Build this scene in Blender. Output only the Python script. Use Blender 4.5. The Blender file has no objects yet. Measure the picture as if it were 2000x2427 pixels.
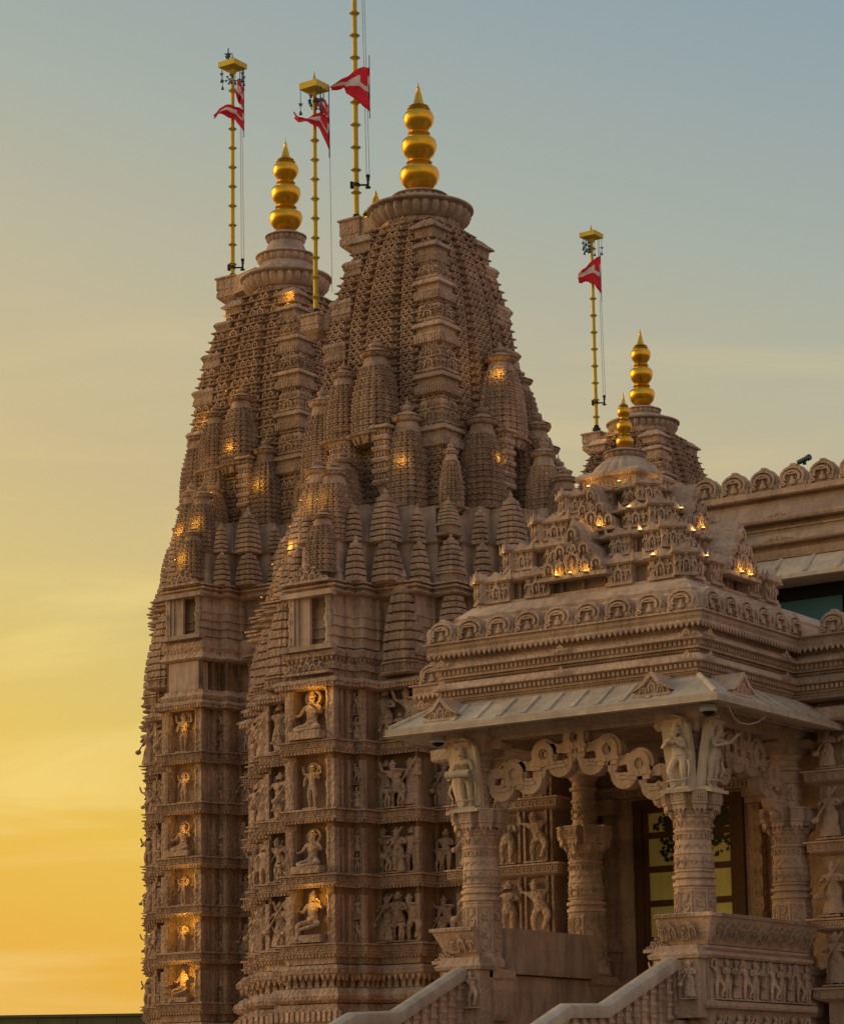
import bpy, math, random
import numpy as np
from mathutils import Vector, Matrix
random.seed(7)
SC = bpy.context.scene
COL = SC.collection
R_ = math.radians
# ------------------------------------------------------------------ camera
cam = bpy.data.cameras.new('camera'); camo = bpy.data.objects.new('camera', cam); COL.objects.link(camo)
AZ, PT, RL = R_(34.9), R_(11.0), R_(0.8)
f = Vector((-math.sin(AZ)*math.cos(PT), math.cos(AZ)*math.cos(PT), math.sin(PT)))
r0 = Vector((math.cos(AZ), math.sin(AZ), 0)); u0 = r0.cross(f)
r = math.cos(RL)*r0 - math.sin(RL)*u0; u = math.cos(RL)*u0 + math.sin(RL)*r0
m = Matrix(((r.x, u.x, -f.x, 0), (r.y, u.y, -f.y, 0), (r.z, u.z, -f.z, 1.6), (0, 0, 0, 1)))
camo.matrix_world = m
cam.sensor_fit = 'HORIZONTAL'; cam.sensor_width = 36
cam.lens = 36*6260/2000; cam.shift_y = (1438-1213.5)/2000
cam.clip_start = .5; cam.clip_end = 9000
SC.camera = camo
# ------------------------------------------------------------------ world
w = bpy.data.worlds.new('World'); SC.world = w; w.use_nodes = True
NT = w.node_tree; N = NT.nodes; L = NT.links
for n in list(N): N.remove(n)
def nd(t, **k):
    n = N.new(t)
    for a, b in k.items(): setattr(n, a, b)
    return n
def mth(op, a, b=None, clamp=False):
    n = nd('ShaderNodeMath', operation=op, use_clamp=clamp)
    for i, x in enumerate((a, b)):
        if x is None: continue
        if isinstance(x, (int, float)): n.inputs[i].default_value = x
        else: L.new(x, n.inputs[i])
    return n.outputs[0]
SUNAZ = R_(34.9+72)     # the sun has just set well to the left of the frame
sky = nd('ShaderNodeTexSky', sky_type='NISHITA', sun_disc=False, sun_elevation=R_(2.5), sun_rotation=-SUNAZ, air_density=1.2, dust_density=3.0, ozone_density=1.5)
tc = nd('ShaderNodeTexCoord'); sep = nd('ShaderNodeSeparateXYZ'); L.new(tc.outputs['Generated'], sep.inputs[0])
X, Y, Z = sep.outputs
sx, sy = -math.sin(SUNAZ), math.cos(SUNAZ)
hl = mth('SQRT', mth('ADD', mth('ADD', mth('MULTIPLY', X, X), mth('MULTIPLY', Y, Y)), 1e-5))
cs = mth('DIVIDE', mth('ADD', mth('MULTIPLY', X, sx), mth('MULTIPLY', Y, sy)), hl)      # cos of azimuth from sun
ang = mth('ARCCOSINE', mth('MINIMUM', mth('MAXIMUM', cs, -1.0), 1.0))
el = mth('ARCSINE', mth('MINIMUM', mth('MAXIMUM', Z, -1.0), 1.0))
# distance from the glow: mostly elevation, partly azimuth
t = mth('ADD', mth('MULTIPLY', el, 1.70), mth('SUBTRACT', mth('MULTIPLY', ang, 0.42), .38))
wn = nd('ShaderNodeTexNoise'); wn.inputs['Scale'].default_value = 9.0; wn.inputs['Detail'].default_value = 8; wn.inputs['Distortion'].default_value = .6
mp = nd('ShaderNodeMapping'); mp.inputs['Rotation'].default_value = (.15, .62, .1); mp.inputs['Scale'].default_value = (.55, .55, 3.6)
L.new(tc.outputs['Generated'], mp.inputs[0]); L.new(mp.outputs[0], wn.inputs['Vector'])
wisp = mth('POWER', mth('MULTIPLY', mth('SUBTRACT', wn.outputs['Fac'], .50), 5.5, True), 1.2)
low = mth('MULTIPLY', mth('SUBTRACT', 1.0, mth('MULTIPLY', el, 3.0), True), mth('MULTIPLY', el, 9.0, True), True)
t = mth('SUBTRACT', t, mth('MULTIPLY', mth('MULTIPLY', wisp, low), .03))
cr = nd('ShaderNodeValToRGB')
def srgb(c): return tuple((x/255/12.92 if x/255 <= .04045 else ((x/255+.055)/1.055)**2.4) for x in c)+(1,)
stops = [(0.0, (237, 170, 72)), (.10, (233, 175, 80)), (.20, (236, 181, 74)), (.28, (236, 193, 84)), (.34, (230, 198, 104)), (.42, (220, 196, 125)), (.51, (207, 187, 140)), (.62, (196, 185, 153)), (.76, (170, 178, 168)), (.90, (150, 167, 174)), (1.0, (142, 162, 178))]
els = cr.color_ramp.elements
els[0].position = 0; els[0].color = srgb(stops[0][1]); els[1].position = 1; els[1].color = srgb(stops[-1][1])
for p, c in stops[1:-1]:
    e = els.new(p); e.color = srgb(c)
L.new(t, cr.inputs[0])
mix = nd('ShaderNodeMix', data_type='RGBA'); mix.inputs[0].default_value = .93
sm = nd('ShaderNodeVectorMath', operation='SCALE'); sm.inputs['Scale'].default_value = .07
L.new(sky.outputs[0], sm.inputs[0]); L.new(sm.outputs[0], mix.inputs[6]); L.new(cr.outputs[0], mix.inputs[7])
# thin bright streaks of cirrus low in the west
wf = mth('MULTIPLY', mth('MULTIPLY', wisp, low), .7, True)
mx1 = nd('ShaderNodeMix', data_type='RGBA'); L.new(wf, mx1.inputs[0]); L.new(mix.outputs[2], mx1.inputs[6]); mx1.inputs[7].default_value = (.93, .72, .27, 1)
# pale rose afterglow in the eastern half, opposite the sunset
anti = mth('MULTIPLY', mth('MULTIPLY', cs, -1.6, True), mth('EXPONENT', mth('MULTIPLY', mth('MULTIPLY', el, el), -1.6)))
mx2 = nd('ShaderNodeMix', data_type='RGBA'); L.new(anti, mx2.inputs[0]); L.new(mx1.outputs[2], mx2.inputs[6]); mx2.inputs[7].default_value = (.66, .47, .385, 1)
# brighter towards the point where the sun went down
gl = mth('EXPONENT', mth('MULTIPLY', mth('ADD', mth('MULTIPLY', ang, ang), mth('MULTIPLY', mth('MULTIPLY', el, el), 2.0)), -3.2))
bg = nd('ShaderNodeBackground'); L.new(mth('ADD', 1.0, mth('MULTIPLY', gl, 3.0)), bg.inputs[1]); L.new(mx2.outputs[2], bg.inputs[0])
ow = nd('ShaderNodeOutputWorld'); L.new(bg.outputs[0], ow.inputs[0])
# ------------------------------------------------------------------ sun, exposure
sl = bpy.data.lights.new('sun', 'SUN'); so = bpy.data.objects.new('sun', sl); COL.objects.link(so)
sl.energy = 1.0; sl.angle = R_(40); sl.color = (1, .72, .48)
so.rotation_euler = Vector((sx*math.cos(R_(14)), sy*math.cos(R_(14)), math.sin(R_(14)))).to_track_quat('Z', 'Y').to_euler()
SC.view_settings.view_transform = 'Standard'; SC.view_settings.look = 'None'
SC.view_settings.exposure = 0; SC.view_settings.gamma = 1; SC.view_settings.use_curve_mapping = False

# ------------------------------------------------------------------ materials
def mat(name, c1, c2, rough=.85, metal=0, bump=.4, bs=14, stain=.25, spec=.3, em=None, carve=0, vary=0):
    M = bpy.data.materials.new(name); M.use_nodes = True
    nt = M.node_tree; b = nt.nodes['Principled BSDF']; n = nt.nodes; l = nt.links
    b.inputs['Roughness'].default_value = rough; b.inputs['Metallic'].default_value = metal
    b.inputs['Specular IOR Level'].default_value = spec
    g = n.new('ShaderNodeNewGeometry')
    n1 = n.new('ShaderNodeTexNoise'); n1.inputs['Scale'].default_value = 1.3; n1.inputs['Detail'].default_value = 5; n1.inputs['Roughness'].default_value = .65
    l.new(g.outputs['Position'], n1.inputs['Vector'])
    mr = n.new('ShaderNodeMapRange'); mr.inputs[1].default_value = .35; mr.inputs[2].default_value = .65
    l.new(n1.outputs['Fac'], mr.inputs[0])
    mx = n.new('ShaderNodeMix'); mx.data_type = 'RGBA'; mx.inputs[6].default_value = c1+(1,); mx.inputs[7].default_value = c2+(1,)
    l.new(mr.outputs[0], mx.inputs[0])
    out = mx.outputs[2]
    if stain:
        mp = n.new('ShaderNodeMapping'); mp.inputs['Scale'].default_value = (3.5, 3.5, .55)
        l.new(g.outputs['Position'], mp.inputs[0])
        n2 = n.new('ShaderNodeTexNoise'); n2.inputs['Scale'].default_value = 1.6; n2.inputs['Detail'].default_value = 7; n2.inputs['Roughness'].default_value = .7
        l.new(mp.outputs[0], n2.inputs['Vector'])
        m2 = n.new('ShaderNodeMapRange'); m2.inputs[1].default_value = .42; m2.inputs[2].default_value = .66; m2.inputs[3].default_value = 1; m2.inputs[4].default_value = 1-stain
        l.new(n2.outputs['Fac'], m2.inputs[0])
        vm = n.new('ShaderNodeVectorMath'); vm.operation = 'SCALE'
        l.new(out, vm.inputs[0]); l.new(m2.outputs[0], vm.inputs['Scale']); out = vm.outputs[0]
    if vary:   # tone differs from block to block
        q1 = n.new('ShaderNodeVectorMath'); q1.operation = 'MULTIPLY'; q1.inputs[1].default_value = (1.15, 1.15, 2.6); l.new(g.outputs['Position'], q1.inputs[0])
        q2 = n.new('ShaderNodeVectorMath'); q2.operation = 'FLOOR'; l.new(q1.outputs[0], q2.inputs[0])
        q3 = n.new('ShaderNodeTexWhiteNoise'); l.new(q2.outputs[0], q3.inputs['Vector'])
        q4 = n.new('ShaderNodeMapRange'); q4.inputs[3].default_value = 0; q4.inputs[4].default_value = 1; l.new(q3.outputs['Value'], q4.inputs[0])
        q5 = n.new('ShaderNodeMix'); q5.data_type = 'RGBA'; q5.inputs[6].default_value = (.92, .93, .88, 1); q5.inputs[7].default_value = (1.15, 1.155, 1.06, 1); l.new(q4.outputs[0], q5.inputs[0])
        q6 = n.new('ShaderNodeVectorMath'); q6.operation = 'MULTIPLY'; l.new(out, q6.inputs[0]); l.new(q5.outputs[2], q6.inputs[1]); out = q6.outputs[0]
        oi = n.new('ShaderNodeObjectInfo'); m3 = n.new('ShaderNodeMapRange'); m3.inputs[3].default_value = .84; m3.inputs[4].default_value = 1.12
        l.new(oi.outputs['Random'], m3.inputs[0]); v3 = n.new('ShaderNodeVectorMath'); v3.operation = 'SCALE'
        l.new(out, v3.inputs[0]); l.new(m3.outputs[0], v3.inputs['Scale']); out = v3.outputs[0]
    l.new(out, b.inputs['Base Color'])
    if bump:
        n3 = n.new('ShaderNodeTexNoise'); n3.inputs['Scale'].default_value = bs; n3.inputs['Detail'].default_value = 4
        l.new(g.outputs['Position'], n3.inputs['Vector'])
        h = n3.outputs['Fac']
        if carve:
            v = n.new('ShaderNodeTexVoronoi'); v.inputs['Scale'].default_value = carve
            l.new(g.outputs['Position'], v.inputs['Vector'])
            a = n.new('ShaderNodeMath'); a.operation = 'ADD'; l.new(h, a.inputs[0]); l.new(v.outputs['Distance'], a.inputs[1]); h = a.outputs[0]
        bp = n.new('ShaderNodeBump'); bp.inputs['Strength'].default_value = bump; bp.inputs['Distance'].default_value = .05
        l.new(h, bp.inputs['Height']); l.new(bp.outputs[0], b.inputs['Normal'])
    if em:
        b.inputs['Emission Color'].default_value = em[0]+(1,); b.inputs['Emission Strength'].default_value = em[1]
    return M
STONE = mat('pink sandstone', (.53, .375, .29), (.42, .28, .21), carve=12, bump=.7, stain=.4, vary=1)
STONE_F = mat('far sandstone', (.53, .365, .265), (.42, .275, .195), carve=12, bump=.7, stain=.4, vary=1)
STONE_S = mat('smooth sandstone', (.55, .405, .325), (.44, .315, .245), bump=.15, bs=30, stain=.4, vary=1)
STONE_D = mat('redder sandstone with painted shade', (.40, .265, .185), (.29, .185, .125), bump=.3, stain=.4, vary=1)  # redder background stone, with the shade of recesses also put into its colour
PALE = mat('pale sandstone', (.62, .52, .44), (.52, .43, .355), bump=.15, bs=30, stain=.26, vary=1)
PORCH = mat('porch sandstone', (.56, .405, .32), (.45, .315, .24), carve=15, bump=.36, stain=.26, vary=1)
GOLD = mat('gilded metal', (.80, .46, .045), (.68, .36, .03), rough=.28, metal=1, bump=.05, bs=6, stain=.1)
GOLDP = mat('gold painted metal', (.62, .47, .05), (.52, .37, .04), rough=.45, metal=.3, bump=0, stain=.1)
DARKM = mat('dark metal', (.03, .04, .045), (.02, .025, .03), rough=.5, metal=.6, bump=0, stain=0)
BELL = mat('verdigris bell metal', (.06, .12, .13), (.04, .08, .09), rough=.5, metal=.5, bump=0, stain=0)
RED = mat('red cloth', (.78, .03, .05), (.66, .02, .04), rough=.8, bump=.1, stain=.1)
WHITE = mat('white cloth', (.80, .70, .62), (.70, .6, .52), rough=.8, bump=.1, stain=.1)
WOOD = mat('dark door wood', (.13, .055, .028), (.085, .036, .018), rough=.5, bump=.1, stain=.2)
GLASSY = mat('glass with painted olive reflection', (.86, .80, .30), (.76, .70, .25), rough=.35, bump=0, stain=.12, spec=.5)  # reflection of the warm sky is put into the base colour
LEAF_REFL = mat('painted foliage reflection', (.03, .035, .012), (.02, .024, .01), rough=.4, bump=0, stain=.2)  # dark colour of the tree reflection painted on the door panes
TEAL = mat('teal glass', (.03, .16, .26), (.025, .13, .22), rough=.4, bump=0, stain=0, spec=.2)
BLACK = mat('black recess', (.012, .011, .01), (.008, .008, .008), rough=.8, bump=0, stain=0)
CAMW = mat('white plastic', (.6, .6, .58), (.55, .55, .53), rough=.4, bump=0, stain=0)
WIRE = mat('pale cable', (.45, .42, .38), (.4, .38, .34), rough=.6, bump=0, stain=0)
WALLG = mat('olive boundary wall paint', (.16, .15, .07), (.13, .12, .055), bump=.1, stain=.1)
GROUND = mat('sandy paving', (.30, .23, .15), (.24, .18, .12), bump=.2, stain=.2)
LENSB = mat('bright lamp lens', (1, .7, .3), (1, .7, .3), bump=0, stain=0, em=((1, .60, .16), 4))
LENS = mat('lit lamp lens', (1, .7, .3), (1, .7, .3), bump=0, stain=0, em=((1, .55, .12), 1.2))

# ------------------------------------------------------------------ mesh helpers
class G:
    def __init__(s): s.v = []; s.f = []; s.mi = []
    def add(s, vs, fs, mi=0):
        o = len(s.v); s.v.extend([tuple(p) for p in vs])
        for q in fs: s.f.append(tuple(i+o for i in q)); s.mi.append(mi)
        return s
    def obox(s, c, ex, ey, ez, mi=0):
        c, ex, ey, ez = map(Vector, (c, ex, ey, ez)); vs = [c+a*ex+b*ey+d*ez for d in (-1, 1) for a, b in ((-1, -1), (1, -1), (1, 1), (-1, 1))]
        return s.add(vs, [(3, 2, 1, 0), (4, 5, 6, 7), (0, 1, 5, 4), (1, 2, 6, 5), (2, 3, 7, 6), (3, 0, 4, 7)], mi)
    def box(s, x0, x1, y0, y1, z0, z1, mi=0):
        return s.obox(((x0+x1)/2, (y0+y1)/2, (z0+z1)/2), ((x1-x0)/2, 0, 0), (0, (y1-y0)/2, 0), (0, 0, (z1-z0)/2), mi)
    def loft(s, rings, closed=True, caps=True, mi=0):
        o = len(s.v); n = len(rings[0])
        for rg in rings: s.v.extend([tuple(p) for p in rg])
        for i in range(len(rings)-1):
            for j in range(n if closed else n-1):
                k = (j+1) % n; s.f.append((o+i*n+j, o+i*n+k, o+(i+1)*n+k, o+(i+1)*n+j)); s.mi.append(mi)
        if caps:
            s.f.append(tuple(o+j for j in range(n-1, -1, -1))); s.mi.append(mi)
            s.f.append(tuple(o+(len(rings)-1)*n+j for j in range(n))); s.mi.append(mi)
        return s
    def lathe(s, prof, n=16, c=(0, 0, 0), rib=0, sq=1.0, mi=0):
        rs = []
        for rr, z in prof:
            ring = []
            for j in range(n):
                a = 2*math.pi*(j+.5)/n; q = rr*(1-rib*(j % 2)); ring.append((c[0]+q*math.cos(a), c[1]+q*sq*math.sin(a), c[2]+z))
            rs.append(ring)
        return s.loft(rs, mi=mi)
    def mould(s, poly, prof, mi=0):
        return s.loft([[(x, y, z) for x, y in off(poly, d)] for d, z in prof], mi=mi)
    def tube(s, pts, rad, n=6, mi=0):
        pts = [Vector(p) for p in pts]; rs = []
        for i, p in enumerate(pts):
            d = (pts[min(i+1, len(pts)-1)]-pts[max(i-1, 0)]).normalized()
            a = d.orthogonal().normalized(); b = d.cross(a)
            if i and (a-pa).length > 1.0: pass
            pa = a
            q = rad[i] if isinstance(rad, (list, tuple)) else rad
            rs.append([p+q*(math.cos(2*math.pi*j/n)*a+math.sin(2*math.pi*j/n)*b) for j in range(n)])
        return s.loft(rs, mi=mi)
    def stamp(s, g, M, mi=0):
        o = len(s.v); s.v.extend([tuple(M @ Vector(p)) for p in g.v])
        s.f.extend([tuple(i+o for i in q) for q in g.f]); s.mi.extend([mi]*len(g.f)); return s
    def mesh(s, name, mats, smooth=0):
        me = bpy.data.meshes.new(name); me.from_pydata(s.v, [], s.f)
        for m_ in (mats if isinstance(mats, (list, tuple)) else [mats]): me.materials.append(m_)
        if any(s.mi): me.polygons.foreach_set('material_index', s.mi)
        if smooth:
            me.polygons.foreach_set('use_smooth', [True]*len(me.polygons))
            try: me.set_sharp_from_angle(angle=R_(smooth))
            except Exception: pass
        me.update(); return me
def off(poly, d):
    out = []; n = len(poly)
    for i in range(n):
        (ax, ay), (bx, by), (cx, cy) = poly[i-1], poly[i], poly[(i+1) % n]
        l1 = math.hypot(bx-ax, by-ay) or 1; l2 = math.hypot(cx-bx, cy-by) or 1
        n1 = ((by-ay)/l1, -(bx-ax)/l1); n2 = ((cy-by)/l2, -(cx-bx)/l2)
        k = 1+n1[0]*n2[0]+n1[1]*n2[1]
        if k < .2: k = .2
        out.append((bx+d*(n1[0]+n2[0])/k, by+d*(n1[1]+n2[1])/k))
    return out
def sym(q):
    a = list(q); b = [(x, -y) for x, y in reversed(q)]; c = [(-x, -y) for x, y in q]; d = [(-x, y) for x, y in reversed(q)]
    out = []
    for p in a+b+c+d:
        if not out or math.hypot(p[0]-out[-1][0], p[1]-out[-1][1]) > 1e-6: out.append(p)
    return out
def diag(q):   # mirrors the front half of a quarter about the corner diagonal
    return list(q)+[(-y, -x) for x, y in reversed(q) if abs(x+y) > 1e-6]
def rect(x0, x1, y0, y1): return [(x0, y0), (x1, y0), (x1, y1), (x0, y1)]
def scl(poly, s): return [(x*s, y*s) for x, y in poly]
def O(name, me, parent=None, loc=(0, 0, 0), rz=0, mats=None, smooth=0, kind=None, sc=None, label=None):
    if isinstance(me, G): me = me.mesh(name, mats, smooth)
    o = bpy.data.objects.new(name, me); COL.objects.link(o); o.parent = parent; o.location = loc
    if rz: o.rotation_euler = (0, 0, rz)
    if sc: o.scale = sc if isinstance(sc, (list, tuple)) else (sc, sc, sc)
    if kind: o['kind'] = kind
    if label: o['label'] = label
    return o
def T(name, label, cat, loc=(0, 0, 0), me=None, group=None, kind=None, rz=0, mats=None, smooth=0):
    if isinstance(me, G): me = me.mesh(name, mats, smooth)
    o = bpy.data.objects.new(name, me); COL.objects.link(o); o.location = loc; o.rotation_euler = (0, 0, rz)
    o['label'] = label; o['category'] = cat
    if group: o['group'] = group
    if kind: o['kind'] = kind
    return o
def clone(o, parent, loc, rz=0, sc=1.0):
    c = o.copy(); COL.objects.link(c); c.parent = parent; c.location = loc; c.rotation_euler = (0, 0, rz)
    c.scale = (sc, sc, sc) if not isinstance(sc, (list, tuple)) else sc
    for ch in o.children:
        d = ch.copy(); COL.objects.link(d); d.parent = c
    return c
def edges(poly, dirs='FR'):
    out = []; n = len(poly)
    for i in range(n):
        a = poly[i]; b = poly[(i+1) % n]; l = math.hypot(b[0]-a[0], b[1]-a[1])
        if l < 1e-4: continue
        nx, ny = (b[1]-a[1])/l, -(b[0]-a[0])/l
        k = 'F' if ny < -.9 else 'R' if nx > .9 else 'L' if nx < -.9 else 'B' if ny > .9 else '?'
        if k in dirs: out.append((a, b, l, math.atan2(nx, -ny), k))
    return out
def along(g, tmpl, poly, z, pitch, d=0, sz=1.0, dirs='FRL', minl=0, depth=None, mi=0):
    """stamps a unit template (x -.5...5, outward -y, z 0..1) at a pitch along the polygon edges"""
    for a, b, l, rz, k in edges(off(poly, d), dirs):
        if l < max(minl, pitch*.6): continue
        n = max(1, round(l/pitch)); p = l/n
        for i in range(n):
            t_ = (i+.5)/n
            M = Matrix.Translation((a[0]+(b[0]-a[0])*t_, a[1]+(b[1]-a[1])*t_, z)) @ Matrix.Rotation(rz, 4, 'Z') @ Matrix.Diagonal((p, depth or p, sz, 1))
            g.stamp(tmpl, M, mi)
# unit templates -----------------------------------------------------------
tD = G().box(-.3, .3, -.5, .1, 0, 1)                                    # dentil
tS = G().add([(-.5, -.12, 1), (.5, -.12, 1), (0, -.12, 0), (-.5, .1, 1), (.5, .1, 1), (0, .1, 0)], [(0, 2, 1), (3, 4, 5), (0, 3, 5, 2), (1, 2, 5, 4), (0, 1, 4, 3)])   # scallop point
tP = G()                                                                # framed square panel
for x0, x1, z0, z1 in ((-.46, -.32, 0, 1), (.32, .46, 0, 1), (-.32, .32, 0, .16), (-.32, .32, .84, 1)): tP.box(x0, x1, -.22, .1, z0, z1)
tP.box(-.12, .12, -.14, .1, .3, .7)
def arcband(g, cx, cz, r0_, r1, a0, a1, n, y0, y1, sx_=1, sz_=1):
    ra = []
    for i in range(n+1):
        a = R_(a0+(a1-a0)*i/n); c, s = math.cos(a)*sx_, math.sin(a)*sz_
        ra.append([(cx+r0_*c, y0, cz+r0_*s), (cx+r1*c, y0, cz+r1*s), (cx+r1*c, y1, cz+r1*s), (cx+r0_*c, y1, cz+r0_*s)])
    g.loft(ra)
tA = G()                                                                # chaitya arch motif
arcband(tA, 0, .38, .27, .44, -35, 215, 7, -.34, .05, 1, 1.05)
tA.add([(0, -.3, .62), (.12, -.26, .4), (0, -.26, .12), (-.12, -.26, .4), (0, .0, .4)], [(0, 3, 2, 1), (0, 1, 4), (1, 2, 4), (2, 3, 4), (3, 0, 4)])
tA.box(-.47, -.33, -.28, .05, 0, .2); tA.box(.33, .47, -.28, .05, 0, .2); tA.box(-.07, .07, -.34, .05, .8, 1)
tL = G()                                                                # leaf scroll motif
arcband(tL, -.22, .5, .1, .22, -60, 200, 5, -.3, .05); arcband(tL, .22, .5, .1, .22, -20, 240, 5, -.3, .05)
tL.box(-.05, .05, -.3, .05, 0, .9); tL.box(-.48, .48, -.2, .05, 0, .1)
tH = G()                                                                # tiny horizontal bead pair for small spires
tH.box(-.36, .36, -.5, .1, .12, .42); tH.box(-.14, .14, -.75, .1, .42, .85)
tR = G().lathe([(.42, 0), (.5, .08), (.34, .14), (.3, .3), (.4, .36), (.28, .42), (.26, .62), (.38, .7), (.3, .78), (.48, .92), (.5, 1)], 6)   # ringed colonnette (unit radius .5)

# ------------------------------------------------------------------ carved figures (skin grown, one body each)
def figure(name, P, mats, level=1):
    vs = []; es = []; rs = []
    def add(p, r_, par=None):
        vs.append(p); rs.append(r_); i = len(vs)-1
        if par is not None: es.append((par, i))
        return i
    hs = P.get('hip', 0); cs_ = P.get('chest', 0); hd = P.get('head', 0); ph = P.get('ph', .50)
    pel = add((hs, 0, ph), .075); wst = add((hs*.5+cs_*.3, 0, ph+.09), .058, pel); ch = add((cs_, 0, ph+.19), .082, wst)
    nk = add((cs_*.7+hd*.3, 0, ph+.28), .034, ch); he = add((hd, -.015, ph+.35), .056, nk); cr_ = add((hd, 0, ph+.42), .05, he); tip = add((hd, 0.01, ph+.50), P.get('tip', .016), cr_)
    for sgn, key in ((-1, 'L'), (1, 'R')):
        arms = P.get('arm'+key, [(sgn*.16, -.02, -.12), (sgn*.10, -.11, -.10)])
        for arm in (arms if isinstance(arms[0], list) else [arms]):
            sh = add((cs_+sgn*.105, 0, ph+.245), .038, ch); e = add((cs_+arm[0][0], arm[0][1], ph+.245+arm[0][2]), .028, sh)
            h_ = add((cs_+arm[1][0], arm[1][1], ph+.245+arm[1][2]), .022, e)
            add((cs_+arm[1][0]*1.0-sgn*.02, arm[1][1]-.03, ph+.245+arm[1][2]+.015), .016, h_)
        k, a_, t_ = P.get('leg'+key, [(sgn*.065, -.02, .27), (sgn*.05, 0, .06), (sgn*.07, -.07, .025)])
        hp = add((hs+sgn*.05, 0, ph-.04), .064, pel); kk = add(k, .045, hp); aa = add(a_, .03, kk); add(t_, .022, aa)
    me = bpy.data.meshes.new(name+'_k'); me.from_pydata(vs, es, []); ob = bpy.data.objects.new(name+'_k', me); COL.objects.link(ob)
    ob.modifiers.new('s', 'SKIN'); ob.modifiers.new('u', 'SUBSURF').levels = level
    for i, s_ in enumerate(me.skin_vertices[0].data): s_.radius = (rs[i], rs[i]); s_.use_root = (i == 0)
    dg = bpy.context.evaluated_depsgraph_get(); ev = ob.evaluated_get(dg); m2 = ev.to_mesh()
    g = G(); g.add([v.co[:] for v in m2.vertices], [tuple(p.vertices) for p in m2.polygons])
    ev.to_mesh_clear(); bpy.data.objects.remove(ob); bpy.data.meshes.remove(me)
    # headdress, necklace, belt, hems and plinth carved on the same figure
    g.lathe([(.03, .0), (.075, .01), (.062, .035), (.03, .05)], 8, (hd, 0, ph+.385), sq=.8)
    g.lathe([(.085, 0), (.092, .012), (.085, .024)], 8, (hs, 0, ph-.005), sq=.85)
    for kx in P.get('halo', []):
        arcband(g, hd, ph+.38, .09, .13, 0, 360, 12, .02, .06)
    if P.get('skirt'):
        g.lathe([(.07, ph), (.105, ph-.1), (.12, ph-.25), (.15, .10), (.145, .06), (.02, .06)], 12, sq=.65, rib=.1)
    if P.get('robe'):
        g.lathe([(.05, ph+.26), (.115, ph+.2), (.11, ph+.02), (.13, ph-.15), (.14, .10), (.13, .05), (.02, .05)], 12, sq=.6, rib=.08)
        for i in range(3): arcband(g, 0, ph+.2-i*.09, .06, .075, 200, 340, 6, -.10, -.05, 1.2, 1.4)
    for q in P.get('props', []):
        if q[0] == 'rod': g.tube([q[1], q[2]], q[3], 6)
        if q[0] == 'ball': g.lathe([(q[2]*.3, -q[2]), (q[2]*.85, -q[2]*.6), (q[2], 0), (q[2]*.85, q[2]*.6), (q[2]*.3, q[2])], 8, q[1])
    g.box(-.16, .16, -.11, .09, 0, .03)
    return g
stand = {}
FIG = [
 dict(hip=.02, chest=-.01, head=.01),
 dict(hip=-.03, chest=.01, armR=[(.17, -.02, .05), (.11, -.02, .20)], legL=[(-.10, -.05, .27), (-.02, -.03, .06), (-.03, -.09, .03)]),
 dict(hip=.03, chest=0, props=[('rod', (-.16, -.12, .36), (.14, -.10, .98), .016), ('ball', (-.16, -.12, .36), .06)], skirt=1),
 dict(hip=.0, robe=1, armL=[(-.14, -.03, -.12), (-.04, -.12, -.06)], armR=[(.14, -.03, -.12), (.04, -.12, -.06)], tip=.03),
 dict(hip=-.02, chest=.02, skirt=1, armL=[(-.17, -.03, -.10), (-.05, -.12, -.07)], armR=[(.17, -.04, -.08), (.2, -.08, .10)]),
 dict(hip=.04, chest=-.03, head=-.05, legR=[(.15, -.08, .30), (.08, -.04, .12), (.10, -.10, .08)], armL=[(-.18, 0, .03), (-.20, -.05, .2)], armR=[(.17, -.03, .02), (.02, -.1, .04)]),
 dict(hip=0, halo=[1], armL=[[(-.17, -.02, -.12), (-.16, -.06, -.25)], [(-.2, 0, .02), (-.2, -.03, .16)]], armR=[[(.17, -.02, -.12), (.12, -.1, -.02)], [(.2, 0, .02), (.2, -.03, .16)]]),
 dict(hip=.02, chest=0, props=[('rod', (-.2, -.14, .74), (.12, -.14, .79), .012)], armL=[(-.15, -.05, -.1), (-.08, -.14, .0)], armR=[(.15, -.06, -.06), (.06, -.14, .02)], legR=[(.04, -.06, .27), (-.05, -.05, .06), (-.08, -.1, .03)]),
]
SEAT = [
 dict(ph=.26, legL=[(-.2, -.14, .16), (.04, -.2, .10), (.1, -.22, .09)], legR=[(.2, -.14, .16), (-.04, -.22, .13), (-.1, -.24, .12)], armL=[(-.17, -.03, -.12), (-.16, -.16, -.16)], armR=[(.17, -.03, -.12), (.1, -.14, .0)], halo=[1]),
 dict(ph=.36, legL=[(-.16, -.16, .30), (-.13, -.2, .05), (-.14, -.26, .03)], legR=[(.19, -.13, .28), (-.02, -.22, .22), (-.08, -.24, .2)], armL=[(-.16, -.04, -.12), (-.14, -.16, -.1)], armR=[(.17, 0, -.06), (.17, -.1, .08)]),
]
figs = [figure('carved_figure', p, STONE) for p in FIG]; seats = [figure('seated_figure', p, STONE) for p in SEAT]
for g_ in seats: g_.box(-.26, .26, -.22, .12, 0, .12)
FM = {}
def figmesh(kind, i, mt):
    key = (kind, i % (len(figs) if kind == 'f' else len(seats)), mt.name)
    if key not in FM: FM[key] = (figs if kind == 'f' else seats)[key[1]].mesh('carved_figure', mt, smooth=60)
    return FM[key]
fc = [0]
def fig(parent, loc, h, rz=0, mt=None, kind='f', i=None, name='carved_figure', wide=1.0):
    fc[0] += 1
    i = fc[0]*5+fc[0]//3 if i is None else i
    return O(name, figmesh(kind, i, mt or STONE), parent, loc, rz, sc=(h*wide*1.22, h*1.1, h))

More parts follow.
